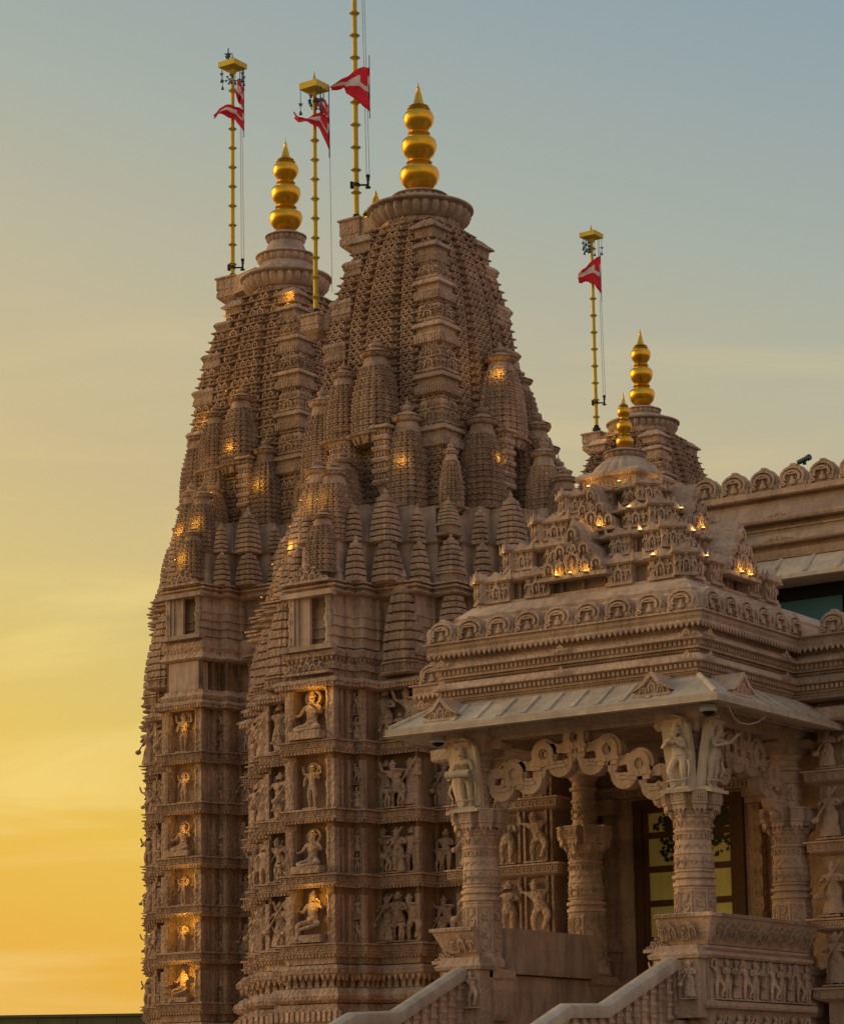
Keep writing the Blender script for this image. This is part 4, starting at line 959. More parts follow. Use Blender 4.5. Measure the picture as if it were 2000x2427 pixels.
# garland arch (toran) of rings and hooks
def toran(root, pts_r, pts_d, M):
    tr = None
    for i, (x, z) in enumerate(pts_r):
        g = G(); arcband(g, x, z, .06, .285, 0, 360, 20, -.10, .10, .95, 1.0); arcband(g, x, z, .10, .22, 0, 360, 20, -.15, .15, .95, 1.02)
        for s in (-1, 1):
            g.box(x+s*.13-.11, x+s*.13+.11, -.16, .16, z-.20, z-.14); g.box(x+s*.13-.08, x+s*.13+.08, -.155, .155, z-.139, z-.08); g.box(x+s*.13-.07, x+s*.13+.07, -.14, .14, z-.28, z-.20)
        g.lathe([(.0, -.07), (.04, -.05), (.055, 0), (.03, .06), (.01, .09)], 8, (x, 0, z)); g.lathe([(.04, 0), (.02, .05), (.004, .1)], 6, (x, 0, z+.2))
        O('garland_ring', G().stamp(g, M), root, mats=PORCH, smooth=30)
    for i, (x, z) in enumerate(pts_d):
        g = G(); s = -1 if x < -.065 else 1
        arcband(g, x, z+.08, .01, .27, 165, 375, 12, -.12, .12); arcband(g, x+.13, z+.22, .02, .22, -60, 170, 10, -.105, .105); arcband(g, x-.13, z+.22, .02, .21, 10, 240, 10, -.10, .10)
        g.box(x-.12, x+.12, -.145, .145, z-.02, z+.04); g.box(x-.08, x+.08, -.14, .14, z+.05, z+.10)
        g.add([(x-.05, -.07, z-.10), (x+.05, -.07, z-.10), (x+.05, .07, z-.10), (x-.05, .07, z-.10), (x, 0, z-.19)], [(0, 4, 1), (1, 4, 2), (2, 4, 3), (3, 4, 0), (0, 1, 2, 3)])
        O('garland_hook', G().stamp(g, M), root, mats=PORCH, smooth=30)
    for x, z in ((pts_d[-2][0], pts_d[-2][1]), (pts_d[-1][0], pts_d[-1][1])):
        g = G().lathe([(.02, -.28), (.10, -.22), (.16, -.08), (.15, .06), (.08, .14), (.03, .2)], 10, (x*1.02, 0, z-.04), sq=.7)
        O('makara_bracket', G().stamp(g, M), root, mats=PORCH, smooth=30)
pr = [(-25.54, 7.64), (-24.9, 7.94), (-24.24, 8.20), (-23.58, 7.92), (-22.94, 7.61)]; pd = [(-25.22, 7.44), (-24.57, 7.70), (-23.91, 7.68), (-23.26, 7.38), (-25.80, 7.36), (-22.66, 7.14)]
toran(PR, [(x-PX, z) for x, z in pr], [(x-PX, z) for x, z in pd], Matrix.Translation((0, -HY, 0)))
cxy = [(x*.8, z) for x, z in [(x-PX, z) for x, z in pr]]; dxy = [((x-PX)*.8, z) for x, z in pd]
toran(PR, cxy, dxy, Matrix.Translation((HX, 0, 0)) @ Matrix.Rotation(math.pi/2, 4, 'Z'))
# floor, seat backs, podium friezes
O('porch_floor', G().box(-HX-.2, HX+.2, -HY+.8, HY+1.5, 2.6, 2.85), PR, mats=STONE_S)
for x in (-HX, HX):
    O('inner_wall', G().box(x-.40, x+.24, -HY-.30, HY+1.3, 0, 4.12), PR, mats=STONE_S)
    for y in (-HY, HY-.02): O('column_plinth', G().mould(rect(x-.42, x+.42, y-.42, y+.42), [(-.08, 3.3), (-.04, 3.4), (-.04, 4.0), (0, 4.05), (0, 4.2)]), PR, mats=PORCH)
right_path = [(HX-.42, -HY-.35), (HX+.35, -HY-.35), (HX+.35, HY-.35)]
left_path = [(-HX-.35, HY-.35), (-HX-.35, -HY-.35), (-HX+.22, -HY-.35)]
def hatstep(path, nm, sc1=True):
    out = path
    st = O(nm, sweep(G(), out, [(-.02, 4.46), (.10, 4.42), (.30, 4.86), (.34, 4.87), (.34, 4.93), (.20, 4.95), (.14, 4.90)]), PR, mats=PORCH)
    g = G(); poly_edges = list(zip(out, out[1:]))
    for a, b in poly_edges:
        l = math.hypot(b[0]-a[0], b[1]-a[1]); rz = math.atan2((b[1]-a[1]), (b[0]-a[0])); n = max(1, round(l/.20))
        nx, ny = (b[1]-a[1])/l, -(b[0]-a[0])/l
        for i in range(n):
            t_ = (i+.5)/n; M = Matrix.Translation((a[0]+(b[0]-a[0])*t_+nx*.17, a[1]+(b[1]-a[1])*t_+ny*.17, 4.50)) @ Matrix.Rotation(rz, 4, 'Z') @ Matrix.Rotation(R_(24), 4, 'X')
            g.box(0, 0, 0, 0, 0, 0) if False else None
            g.stamp(tA if i % 2 else tL, M @ Matrix.Diagonal((.17, .10, .34, 1)))
            g.stamp(tP, Matrix.Translation((a[0]+(b[0]-a[0])*t_+nx*.345, a[1]+(b[1]-a[1])*t_+ny*.345, 4.872)) @ Matrix.Rotation(rz, 4, 'Z') @ Matrix.Diagonal((.19, .06, .052, 1)))
    O('seat_carving', g, st, mats=PORCH, kind='stuff')
    for i in range(len(out)-1):
        a, b = out[i], out[i+1]; l = math.hypot(b[0]-a[0], b[1]-a[1]); n = max(1, round(l/.34)); nx, ny = (b[1]-a[1])/l, -(b[0]-a[0])/l
        for k in range(n):
            t_ = (k+.5)/n; fig(PR, (a[0]+(b[0]-a[0])*t_+nx*.13, a[1]+(b[1]-a[1])*t_+ny*.13, 3.50), .70, math.atan2(nx, -ny), PORCH, name='frieze_figure', wide=1.1)
            fig(PR, (a[0]+(b[0]-a[0])*t_+nx*.16, a[1]+(b[1]-a[1])*t_+ny*.16, 2.75), .52, math.atan2(nx, -ny), PORCH, name='frieze_figure', wide=1.2)
    O('podium_moulding', sweep(G(), out, [(-.3, 4.20), (.16, 4.20), (.20, 4.24), (.20, 4.28), (.08, 4.32), (.12, 4.36), (.12, 4.40), (-.05, 4.46), (-.3, 4.46)]), PR, mats=PORCH)
    O('podium_wall', sweep(G(), out, [(-.5, 0), (.1, 0), (.1, 4.19), (-.5, 4.19)]), PR, mats=PORCH)
    O('podium_ledge', sweep(G(), out, [(-.1, 3.34), (.22, 3.36), (.24, 3.40), (.24, 3.46), (.16, 3.49), (-.1, 3.50)]), PR, mats=PORCH)
    O('podium_ledge', sweep(G(), out, [(-.1, 2.6), (.3, 2.6), (.34, 2.7), (-.1, 2.75)]), PR, mats=PORCH)
hatstep(right_path, 'seat_back'); hatstep(left_path, 'seat_back')
# plain inner parapet between the two left columns
O('inner_parapet', G().box(-HX-.30, -HX+.36, -HY+.3, HY-.25, 4.14, 4.95), PR, mats=STONE_S)
for x, y in ((HX, -HY-.62), (-HX, -HY-.62)):
    g = G().mould(rect(x-.42, x+.42, y-.12, y+.3), [(0, 3.2), (0, 4.16), (.06, 4.18), (.08, 4.24), (0, 4.3), (-.02, 4.40)])
    for s in (-.1, 0, .1): g.box(x+s-.03, x+s+.03, y-.17, y-.12, 3.52, 4.14)
    O('corner_pier', g, PR, mats=PORCH)
    fig(PR, (x-.28, y-.17, 3.5), .66, 0, PORCH, name='frieze_figure'); fig(PR, (x+.28, y-.17, 3.5), .66, 0, PORCH, name='frieze_figure')
    pc = G(); crest_ornament(pc, x-.45, y+.15, 4.36, .5, .3, 0); O('crest_ornament', pc, PR, mats=PORCH)

# ------------------------------------------------------------------ hall behind the porch
HL = T('hall_building', 'long pale stone hall with arched parapet crest and teal glass strip behind the porch', 'temple hall', (-16, 52, 0))
def W(x, y): return (x+16, y-52)
def hrect(x0, x1, y0, y1): return rect(x0+16, x1+16, y0-52, y1-52)
LOW_R = hrect(-21.35, -6, 43.1, 50); LOW_L = hrect(-29.2, -27.05, 43.1, 46)
for P_ in (LOW_R, LOW_L):
    cornice_set(HL, P_, 'FL')
    O('lower_wall', G().mould(P_, [(0, 0), (0, 8.95)]), HL, mats=PORCH)
    O('roof_slab', G().mould(P_, [(.3, 10.06), (.3, 10.10)]), HL, mats=STONE_S)
    O('eave_slab', G().mould(P_, [(0, 8.5), (.38, 8.54), (.42, 8.58), (.42, 8.78), (.34, 8.80), (0, 8.9)]), HL, mats=PORCH)
arch_row(HL, W(-20.9, 42.48), W(-6, 42.48), 10.075, .60, ARCH, 0)
arch_row(HL, W(-29.7, 42.48), W(-27.0, 42.48), 10.075, .60, ARCH, 0)
# statues and shelves on the lower walls
for z0, z1 in ((7.69, 8.5), (6.41, 7.45), (5.03, 6.2), (3.8, 4.85)):
    for P_ in (LOW_R, LOW_L):
        O('shelf', G().mould(P_, [(0, z0-.26), (.18, z0-.2), (.2, z0-.05), (.26, z0-.03), (.26, z0), (0, z0+.03)]), HL, mats=PORCH)
        g = G(); along(g, tP, P_, z0-.18, .16, .2, .13, 'F', .1, .08); O('shelf_panels', g, HL, mats=PORCH, kind='stuff')
    for x in (-21.1, -20.68, -20.25, -19.8, -19.3, -18.8): fig(HL, (*W(x, 42.95), z0+.02), min(1.0, (z1-z0)*.93), 0, PORCH, name='wall_figure', wide=1.2)
    for x in (-28.9, -28.05, -27.35): fig(HL, (*W(x, 42.98), z0+.02), min(1.08, (z1-z0)*.97), 0, STONE, name='wall_figure', wide=1.35)
    for x in (-28.5, -27.72, -27.1):
        g = G()
        for q in (-.06, .06): g.box(x+q-.025+16, x+q+.025+16, 43.0-52, 43.1-52, z0, z1)
        O('wall_pilaster', g, HL, mats=STONE)
# back wall of the porch with door
bw = G()
for x0, x1, z0, z1 in ((-27.2, -26.12, 0, 8.6), (-23.70, -21.3, 0, 8.6), (-26.12, -23.70, 7.66, 8.6), (-26.12, -23.70, 0, 2.86)): bw.box(x0+16, x1+16, 44.6-52, 44.9-52, z0, z1)
bw.box(-27.35+16, -27.2+16, 43.5-52, 44.899-52, 0, 8.6)
O('back_wall', bw, HL, mats=PORCH)
O('threshold_floor', G().box(-27.2+16, -21.35+16, 42.9-52, 44.6-52, 2.7, 2.84), HL, mats=STONE_S)
for x in (-27.0, -26.62, -23.35, -22.9):
    g = G().box(-.16, .16, -.16, .13, 2.86, 4.6)
    z = 4.6
    for k in range(14):
        g.box(-.115+.02*(k % 2), .115-.02*(k % 2), -.115+.02*(k % 2), .10, z, z+.2); g.stamp(tP if k % 2 else tA, Matrix.Translation((0, -.1, z+.03)) @ Matrix.Diagonal((.14, .08, .14, 1))); g.stamp(tA, Matrix.Translation((.11, 0, z+.03)) @ Matrix.Rotation(math.pi/2, 4, 'Z') @ Matrix.Diagonal((.12, .05, .14, 1))); z += .2
    g.box(-.18, .18, -.18, .12, z, z+.12); g.box(-.22, .22, -.22, .12, z+.12, z+.3)
    O('door_pilaster', g, HL, (x+16, 44.48-52, 0), mats=PORCH)
for x in (-26.62, -23.35):
    g = G().mould(rect(x+16-.2, x+16+.2, 44.15-52, 44.45-52), [(0, 2.86), (0, 4.1), (.05, 4.14), (.05, 4.2), (-.02, 4.24)]); g.mould(rect(x+16-.2, x+16+.2, 44.3-52, 44.45-52), [(0, 4.24), (0, 4.7), (.06, 4.74), (.06, 4.8), (-.05, 5.0)]); O('door_shrine', g, HL, mats=PORCH)
    fig(HL, (x+16, 44.22-52, 4.24), .52, 0, PORCH, name='wall_figure', wide=1.2)
g = G().box(-27.2+16, -22.7+16, 44.40-52, 44.60-52, 7.72, 7.86); g.box(-27.2+16, -22.7+16, 44.34-52, 44.60-52, 7.86, 7.93); along(g, tD, hrect(-27.2, -22.7, 44.4, 45), 7.74, .09, .01, .08, 'F', 0, .06); O('door_lintel', g, HL, mats=PORCH)
dr = O('door', G().box(-26.12+16, -25.93+16, 44.52-52, 44.66-52, 2.86, 7.66).box(-23.89+16, -23.70+16, 44.52-52, 44.66-52, 2.86, 7.66).box(-25.93+16, -23.89+16, 44.52-52, 44.66-52, 7.48, 7.66), HL, mats=WOOD)
g = G()
for x0, x1 in ((-25.93, -24.93), (-24.89, -23.89)):
    g.box(x0+16, x0+16+.12, 44.56-52, 44.64-52, 2.86, 7.48); g.box(x1+16-.12, x1+16, 44.56-52, 44.64-52, 2.86, 7.48)
    for z0, z1 in ((2.86, 4.28), (4.90, 5.0), (5.58, 5.70), (6.24, 6.36), (6.90, 7.02), (7.40, 7.48)): g.box(x0+16.12, x1+16-.12, 44.565-52, 44.635-52, z0, z1)
O('door_leaf', g, dr, mats=WOOD)
for x0, x1 in ((-25.81, -25.05), (-24.77, -24.01)):
    for z0, z1 in ((4.28, 4.90), (5.0, 5.58), (5.70, 6.24), (6.36, 6.90), (7.02, 7.40)): O('pane', G().box(x0+16, x1+16, 44.60-52, 44.61-52, z0, z1), dr, mats=GLASSY)
# reflection of a ragged tree, painted as flat dark flakes on the upper panes
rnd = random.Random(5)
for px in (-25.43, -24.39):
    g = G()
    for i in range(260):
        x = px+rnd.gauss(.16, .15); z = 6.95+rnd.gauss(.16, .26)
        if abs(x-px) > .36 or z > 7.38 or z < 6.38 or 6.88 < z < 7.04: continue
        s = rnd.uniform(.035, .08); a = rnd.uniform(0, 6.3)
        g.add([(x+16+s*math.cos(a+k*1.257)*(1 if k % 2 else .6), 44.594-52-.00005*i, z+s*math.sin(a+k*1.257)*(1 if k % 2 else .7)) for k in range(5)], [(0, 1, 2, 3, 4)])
    O('painted_foliage_reflection', g, dr, mats=LEAF_REFL, kind='stuff')
# upper storey
UP = hrect(-29.5, -8, 50, 62)
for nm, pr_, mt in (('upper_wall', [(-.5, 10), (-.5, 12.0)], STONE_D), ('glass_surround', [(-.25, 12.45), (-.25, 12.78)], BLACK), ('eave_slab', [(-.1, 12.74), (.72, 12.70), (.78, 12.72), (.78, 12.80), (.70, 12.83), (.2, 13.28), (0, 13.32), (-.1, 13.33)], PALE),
        ('cornice_moulding', [(.12, 13.32), (.16, 13.44), (.16, 13.5)], PORCH), ('cornice_moulding', [(.04, 13.5), (.04, 13.62)], PORCH), ('cornice_moulding', [(.30, 13.62), (.32, 13.66), (.24, 13.80), (.18, 13.86)], PORCH), ('cornice_moulding', [(.12, 13.86), (.12, 13.94), (.16, 13.96), (.16, 14.0)], PORCH),
        ('cornice_moulding', [(.02, 14.0), (.02, 14.11)], PORCH), ('cornice_moulding', [(.32, 14.11), (.34, 14.16), (.26, 14.34), (.18, 14.45), (.14, 14.53)], PORCH), ('cornice_moulding', [(.10, 14.53), (.10, 14.60), (.02, 14.6), (.02, 14.68)], PORCH), ('cornice_moulding', [(.22, 14.68), (.26, 14.70), (.26, 14.82), (.1, 14.83)], PORCH)):
    O(nm, G().mould(UP, pr_), HL, mats=mt)
for i in range(16):
    x = -26.9+i*.78; g = G(); a = Vector((x+16, 50-52-.2, 13.29)); b = Vector((x+16, 50-52-.70, 12.85)); dr2 = (b-a)/2
    g.obox((a+b)/2, (.04, 0, 0), dr2, dr2.cross(Vector((1, 0, 0))).normalized()*.02); O('eave_rib', g, HL, mats=PALE)
g = G()
for x in (-25.35, -21.6, -17.8):
    for z in (13.66, 14.16):
        M = Matrix.Translation((x+16, 50-52-.31, z)); g.stamp(tA, M @ Matrix.Diagonal((.2, .07, .17, 1)))
        for s in (-1, 1): g.stamp(tL, M @ Matrix.Translation((s*.16, 0, 0)) @ Matrix.Diagonal((.16, .06, .11, 1))); g.stamp(tL, M @ Matrix.Translation((s*.3, 0, 0)) @ Matrix.Diagonal((.14, .05, .06, 1)))
O('rosette_carving', g, HL, mats=PORCH, kind='stuff')
for i in range(12): O('glass_pane', G().box(-29.4+i*1.75+16, -27.7+i*1.75+16, 50.30-52, 50.33-52, 11.9, 12.46), HL, mats=TEAL)
arch_row(HL, W(-29.6, 49.86), W(-8.3, 49.86), 14.83, .71, ARCHU, 0)
O('cornice_wing', G().mould(hrect(-28.6, -26.9, 49.0, 50.6), [(0, 12.4), (.05, 12.5), (.05, 12.9), (.15, 13.0), (.1, 13.5), (.25, 13.6), (.1, 14.0), (.2, 14.1), (.1, 14.3)]), HL, mats=PORCH)

# ------------------------------------------------------------------ stair balustrades
def rail(name, label, x, pts):
    root = T(name, label, 'stair railing', (x, 38.0, 0), group='pale stone stair railings in front of the porch')
    ps = [(0, y-38.0, z-.11) for y, z in pts]
    rings = []
    for i, p in enumerate(ps):
        rings.append([(dx, p[1], p[2]+dz) for dx, dz in ((-.15, -.10), (-.17, 0), (-.15, .09), (-.06, .13), (.06, .13), (.15, .09), (.17, 0), (.15, -.10))])
    O('handrail', G().loft(rings), root, mats=PALE, smooth=25)
    g = G(); y = ps[0][1]
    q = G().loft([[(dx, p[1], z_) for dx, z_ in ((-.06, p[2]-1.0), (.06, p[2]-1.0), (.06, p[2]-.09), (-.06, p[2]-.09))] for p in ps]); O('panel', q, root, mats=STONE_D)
    tot = ps[0][1]-ps[-1][1]; n = int(tot/.27); me = G().box(-.09, .09, -.07, .07, -.85, -.08)
    for k in range(4): me.box(-.11, .11, -.09, .09, -.82+k*.2, -.77+k*.2)
    me.stamp(tA, Matrix.Translation((.09, 0, -.6)) @ Matrix.Rotation(math.pi/2, 4, 'Z') @ Matrix.Diagonal((.12, .05, .3, 1)))
    me = me.mesh('baluster', PORCH)
    for i in range(n):
        yy = ps[0][1]-.14-i*.27
        for (a, b) in zip(ps, ps[1:]):
            if b[1] <= yy <= a[1]:
                z = a[2]+(b[2]-a[2])*(yy-a[1])/(b[1]-a[1]); O('baluster', me, root, (0, yy, z))
    sk = G().loft([[(dx, p[1], z_) for dx, z_ in ((-.14, 0), (.14, 0), (.14, p[2]-.93), (-.14, p[2]-.93))] for p in ps]); O('stringer', sk, root, mats=STONE_S)
rail('stair_railing', 'pale stone stair railing rising to the near porch column beside the door', PX+HX-.08, [(39.2, 4.20), (38.75, 4.20), (36.51, 3.36), (35.36, 3.33), (31.5, 1.85), (28.0, .95)])
rail('stair_railing', 'pale stone stair railing climbing to the left porch column below the drummer figure', PX-HX+.02, [(39.3, 4.32), (38.95, 4.30), (36.72, 3.40), (35.5, 3.34), (31.5, 1.85), (28.0, .95)])
ST = T('stone_stairs', 'plain stone steps between the two pale railings leading up to the porch', 'stairs', (PX, 34, 0))

for i in range(26):
    z1 = 2.80-i*.155; y1 = 40.3-i*.42
    if z1 < .1: break
    O('step', G().box(-2.0, 2.0, y1-.4-34, y1-34, 0 if i % 1 == 0 else 0, z1), ST, mats=STONE_S)

# ------------------------------------------------------------------ flagpoles and flags
def star(g, c, rr, mi=0):
    pts = []
    for i in range(10):
        a = math.pi*i/5+math.pi/2; q = rr if i % 2 == 0 else rr*.42; pts.append((q*math.cos(a), q*math.sin(a)))
    ex = Vector((.819, .574, 0))
    g.loft([[tuple(Vector(c)+ex*x+Vector((0, 0, z))+Vector((.574, -.819, 0))*d) for x, z in pts] for d in (-.012, .012)])
def flagpole(label, x, y, z0, z1, rad, pitch, canopy=True, hook=None, hal=None, hz=None, seed=1, extra=False, ring0=.45, csz=.30):
    rt = T('flagpole', label, 'flagpole', (x, y, z0)); H = z1-z0
    O('pole', G().lathe([(rad*1.15, 0), (rad*1.1, .1), (rad*.9, H)], 12), rt, mats=GOLDP, smooth=40)
    O('pole_foot', G().lathe([(rad*2.4, -.02), (rad*2.3, .05), (rad*1.5, .09), (rad*1.3, .16)], 12), rt, mats=DARKM, smooth=40)
    rm = G().lathe([(rad*1.0, -.07), (rad*1.2, -.05), (rad*1.5, -.02), (rad*2.15, 0), (rad*1.5, .025), (rad*1.2, .05), (rad*1.0, .07)], 12).mesh('pole_ring', GOLDP, 60)
    z = ring0
    while z < H-.3: O('pole_ring', rm, rt, (0, 0, z)); z += pitch
    rn = random.Random(seed)
    if canopy:
        s = csz
        g = G().mould(rect(-s, s, -s, s), [(-.24, H-.16), (-.20, H-.06), (-.02, H+.0), (0, H+.01), (0, H+.17), (-.03, H+.18), (-.22, H+.23)])
        g.lathe([(.06, H+.21), (.05, H+.27), (.015, H+.42), (.004, H+.5)], 8); c = O('canopy', g, rt, mats=GOLDP)
        b = G()
        for i in range(9):
            a = rn.uniform(0, 6.28); q = rn.uniform(.22, .38); bx, by = q*math.cos(a), q*math.sin(a); dz = rn.uniform(.15, .40)
            b.tube([(bx, by, H), (bx, by, H-dz-.2)], .008, 4); star(b, (bx, by, H-dz), .065)
            b.lathe([(.045, -.06), (.04, -.03), (.02, .02), (.008, .05)], 7, (bx, by, H-dz-.2))
        for i in range(10):
            a = rn.uniform(0, 6.28); q = rn.uniform(.05, .2); star(b, (q*math.cos(a), q*math.sin(a), H-.22-rn.uniform(0, .22)), .05)
        O('hanging_bells', b, rt, mats=BELL, kind='stuff')
        if extra:
            b = G().tube([(-.08, -.1, H+.2), (-.08, -.1, H+.62)], .02, 6); star(b, (-.08, -.1, H+.42), .13); star(b, (-.1, -.1, H+.36), .1); O('star_ornament', b, rt, mats=BELL)
    if hook:
        ex = Vector((.819, .574, 0)); g = G(); a = Vector((0, 0, hook))
        g.tube([a-ex*.12, a+ex*.26, a+ex*.30+Vector((0, 0, .05))], .025, 6); g.tube([a+ex*.29+Vector((0, 0, -.06)), a+ex*.29+Vector((0, 0, .20))], .03, 6); g.lathe([(.07, -.02), (.07, .01)], 8, tuple(a+ex*.29+Vector((0, 0, -.06)))); g.lathe([(.05, 0), (.06, .04), (.03, .07)], 8, tuple(a+ex*.29+Vector((0, 0, .2))))
        g.obox(a+ex*-.1, ex*.03, (0, .03, 0), (0, 0, .09)); g.lathe([(rad*1.5, -.04), (rad*1.5, .04)], 10, tuple(a)); O('winch_hook', g, rt, mats=DARKM)
        h = G(); h.tube([a+ex*.26+Vector((0, 0, .1)), a+ex*(hal or .22)+Vector((0, 0, (hz or H)-hook))], .008, 4); h.tube([a+ex*.33+Vector((0, 0, .1)), a+ex*((hal or .22)+.04)+Vector((0, 0, (hz or H)-hook))], .008, 4)
        O('halyard', h, rt, mats=WIRE)
    return rt
flagpole('gold ringed flagpole with canopy and hanging bells standing on the far left tower', -46.14, 56.82, 25.5, 31.95, .060, .59, hook=.35, seed=3, extra=True)
flagpole('gold ringed flagpole with canopy standing between the two large towers', -36.31, 47.83, 20.32, 25.95, .052, .49, hook=None, seed=4, csz=.26)
h = G().tube([(-35.99, 48.05, 20.9), (-36.02, 48.03, 25.6)], .007, 4)
T('halyard', 'thin pale rope hanging beside the gold flagpole between the towers', 'rope', me=h.mesh('halyard', WIRE))
flagpole('tallest gold ringed flagpole whose top leaves the picture, beside the central tower crown', -36.39, 49.6, 23.18, 31.5, .062, .585, canopy=True, hook=.92, hal=.16, seed=5, ring0=.72)
flagpole('gold ringed flagpole with canopy standing on the distant tower at right', -44.84, 74.79, 24.55, 31.38, .062, .60, hook=.95, seed=6)
# small gilded pot beside the tall pole
o = T('small_finial', 'small gilded finial half hidden behind the crown of the central tower', 'finial', (-36.05, 49.95, 23.17), G().lathe([(.30, 0), (.36, .02), (.36, .06), (.26, .08), (.30, .12), (.34, .18), (.30, .26), (.20, .32), (.22, .35), (.12, .42), (.08, .60), (.04, .70), (.045, .72), (.004, .82)], 24).mesh('small_finial', GOLD, 40))

def flag(label, x, y, zt_, zb, rows, wave=.06, tail=None, seed=0):
    """rows: for t from hoist(0) to fly(1) -> (top z, bottom z) ; lies roughly across the view"""
    rt = T('flag', label, 'flag', (x, y, zb), group='red and white temple pennants'); ex = Vector((-.819, -.574, 0)); nn = Vector((.574, -.819, 0))
    nu, nv = 18, 9; rn = random.Random(seed); g = G(); pts = []
    for i in range(nu+1):
        t_ = i/nu; ks = [r_[0] for r_ in rows]
        for a, b in zip(rows, rows[1:]):
            if a[0] <= t_ <= b[0]+1e-9:
                q = (t_-a[0])/(b[0]-a[0]); d = a[1]+(b[1]-a[1])*q; zt2 = a[2]+(b[2]-a[2])*q; zb2 = a[3]+(b[3]-a[3])*q; break
        for j in range(nv+1):
            s = j/nv; wv = wave*math.sin(t_*9+s*3.2+seed)*(t_*1.2+.25)+.03*math.sin(s*11+t_*5)
            zz_ = zb2+(zt2-zb2)*s-zb; wv += .14*min(1, t_*3)
            pts.append(ex*(d+.02*math.sin(s*7+seed)*t_)+nn*wv+Vector((0, 0, zz_+.012*math.sin(t_*21+s*4))))
    g.v = [tuple(p) for p in pts]
    for i in range(nu):
        for j in range(nv):
            g.f.append((i*(nv+1)+j, (i+1)*(nv+1)+j, (i+1)*(nv+1)+j+1, i*(nv+1)+j+1)); s = j/nv
            mi = 1 if .42 <= s <= .70 and not (.50 <= s < .68 and 1 <= i <= 4) else 0
            g.mi.append(mi)
    me = g.mesh('cloth', [RED, WHITE], 80); c = O('cloth', me, rt)
    md = c.modifiers.new('t', 'SOLIDIFY'); md.thickness = .008
    e = G().tube([Vector((0, 0, -.18)), Vector((0, 0, zt_-zb+.30))], .011, 5); O('hoist_cord', e, rt, mats=DARKM)
    return rt
flag('short red and white pennant with curled tail on the far left flagpole', -45.86, 57.0, 31.27, 30.0, [(0, 0, 30.70, 29.98), (.35, .26, 30.72, 30.32), (.62, .52, 30.78, 30.42), (.8, .70, 30.66, 30.5), (1, .86, 30.44, 30.36)], seed=1)
flag('torn upper scrap of red and white cloth twisted under the far left canopy', -45.86, 57.0, 31.4, 30.7, [(0, 0.02, 31.30, 30.68), (.5, .10, 31.5, 30.76), (1, .22, 31.44, 30.95)], wave=.1, seed=5)
flag('red and white pennant with upswept curl on the flagpole between the towers', -36.02, 48.02, 25.5, 24.43, [(0, 0, 25.28, 24.42), (.3, .22, 25.34, 24.95), (.6, .48, 25.22, 25.08), (.85, .72, 25.22, 25.12), (1, .82, 25.34, 25.24)], seed=2)
flag('crumpled red and white cloth hanging just under the canopy between the towers', -36.02, 48.02, 25.75, 25.2, [(0, .02, 25.6, 25.25), (.5, .16, 25.7, 25.35), (1, .34, 25.74, 25.6)], wave=.09, seed=8)
flag('largest red and white pennant, split at its end, flying from the tallest flagpole', -36.10, 49.80, 27.17, 26.0, [(0, 0, 27.17, 25.98), (.35, .28, 27.08, 26.22), (.7, .60, 26.84, 26.42), (.72, .62, 26.82, 26.58), (1, .95, 26.58, 26.54)], seed=3)
flag('lone red and white pennant on the distant flagpole right of the central tower', -44.60, 74.96, 30.6, 29.25, [(0, 0, 30.76, 29.36), (.4, .32, 30.52, 29.74), (.7, .60, 30.22, 29.78), (1, .80, 30.07, 29.72)], seed=4)

# ------------------------------------------------------------------ cameras, cables and small fixtures
def domecam(label, x, y, z):
    rt = T('dome_camera', label, 'security camera', (x, y, z))
    O('housing', G().lathe([(.13, .10), (.15, .06), (.15, .0), (.12, -.02)][::-1], 20), rt, mats=CAMW, smooth=40); O('dome_lens', G().lathe([(.02, -.09), (.07, -.075), (.10, -.045), (.115, -.021)], 20), rt, mats=BLACK, smooth=60)
    O('mount', G().box(-.04, .04, -.04, .04, .09, .2), rt, mats=CAMW)
domecam('white dome camera under the near corner of the pale porch eave', -21.24, 38.83, 8.30)
domecam('dome camera under the left tip of the porch eave beside the drummer figure', -27.1, 39.3, 8.36)
cb = G().tube([(-20.84, 38.74, 8.40), (-20.86, 38.9, 8.27), (-20.88, 39.05, 8.17), (-20.9, 39.3, 8.11), (-20.9, 39.62, 8.12), (-20.9, 39.95, 8.20), (-20.9, 40.2, 8.31), (-20.88, 40.38, 8.46), (-20.80, 40.36, 8.55)], .011, 6)
T('loose_cable', 'pale loose cable looping down below the right side of the porch eave', 'cable', me=cb.mesh('cable', WIRE, 60))
rt = T('parapet_camera', 'small cylindrical security camera on top of the upper hall parapet against the sky', 'security camera', (-24.75, 49.9, 15.36))
O('camera_body', G().tube([(-.14, -.02, .0), (.12, -.06, .06)], .055, 12), rt, mats=BELL, smooth=40); O('mount', G().box(-.03, .03, -.03, .03, -.06, .03), rt, mats=DARKM); O('lens_hood', G().tube([(.10, -.055, .055), (.17, -.07, .07)], .068, 12), rt, mats=BELL, smooth=40)
c2 = G().tube([(-26.62, 49.4, 12.62), (-26.55, 49.35, 12.4), (-26.40, 49.3, 12.35), (-26.28, 49.28, 12.15)], .02, 5); T('dark_cable', 'short dark cable dangling in front of the teal glass strip', 'cable', me=c2.mesh('cable', DARKM, 60))
pts = []
for i in range(14): pts.append((-40.2+.0*i, 52.55, 15.25-.17*i))
T('conduit_pipe', 'thin pale cable running down the wall beside the ribbed drum of the far left tower', 'cable', me=G().tube([(-41.2, 52.6, 15.35), (-40.75, 52.62, 15.28), (-40.72, 52.62, 15.0), (-40.9, 52.55, 13.8), (-40.95, 52.5, 12.9)], .018, 5).mesh('cable', WIRE, 60))
for x, y, z0 in ((0, 0, 0),):
    pass
rt = T('wall_bracket', 'tiny dark bracket fitting sticking out from the left edge of the far left tower', 'bracket', (-47.70, 55.35, 7.55))
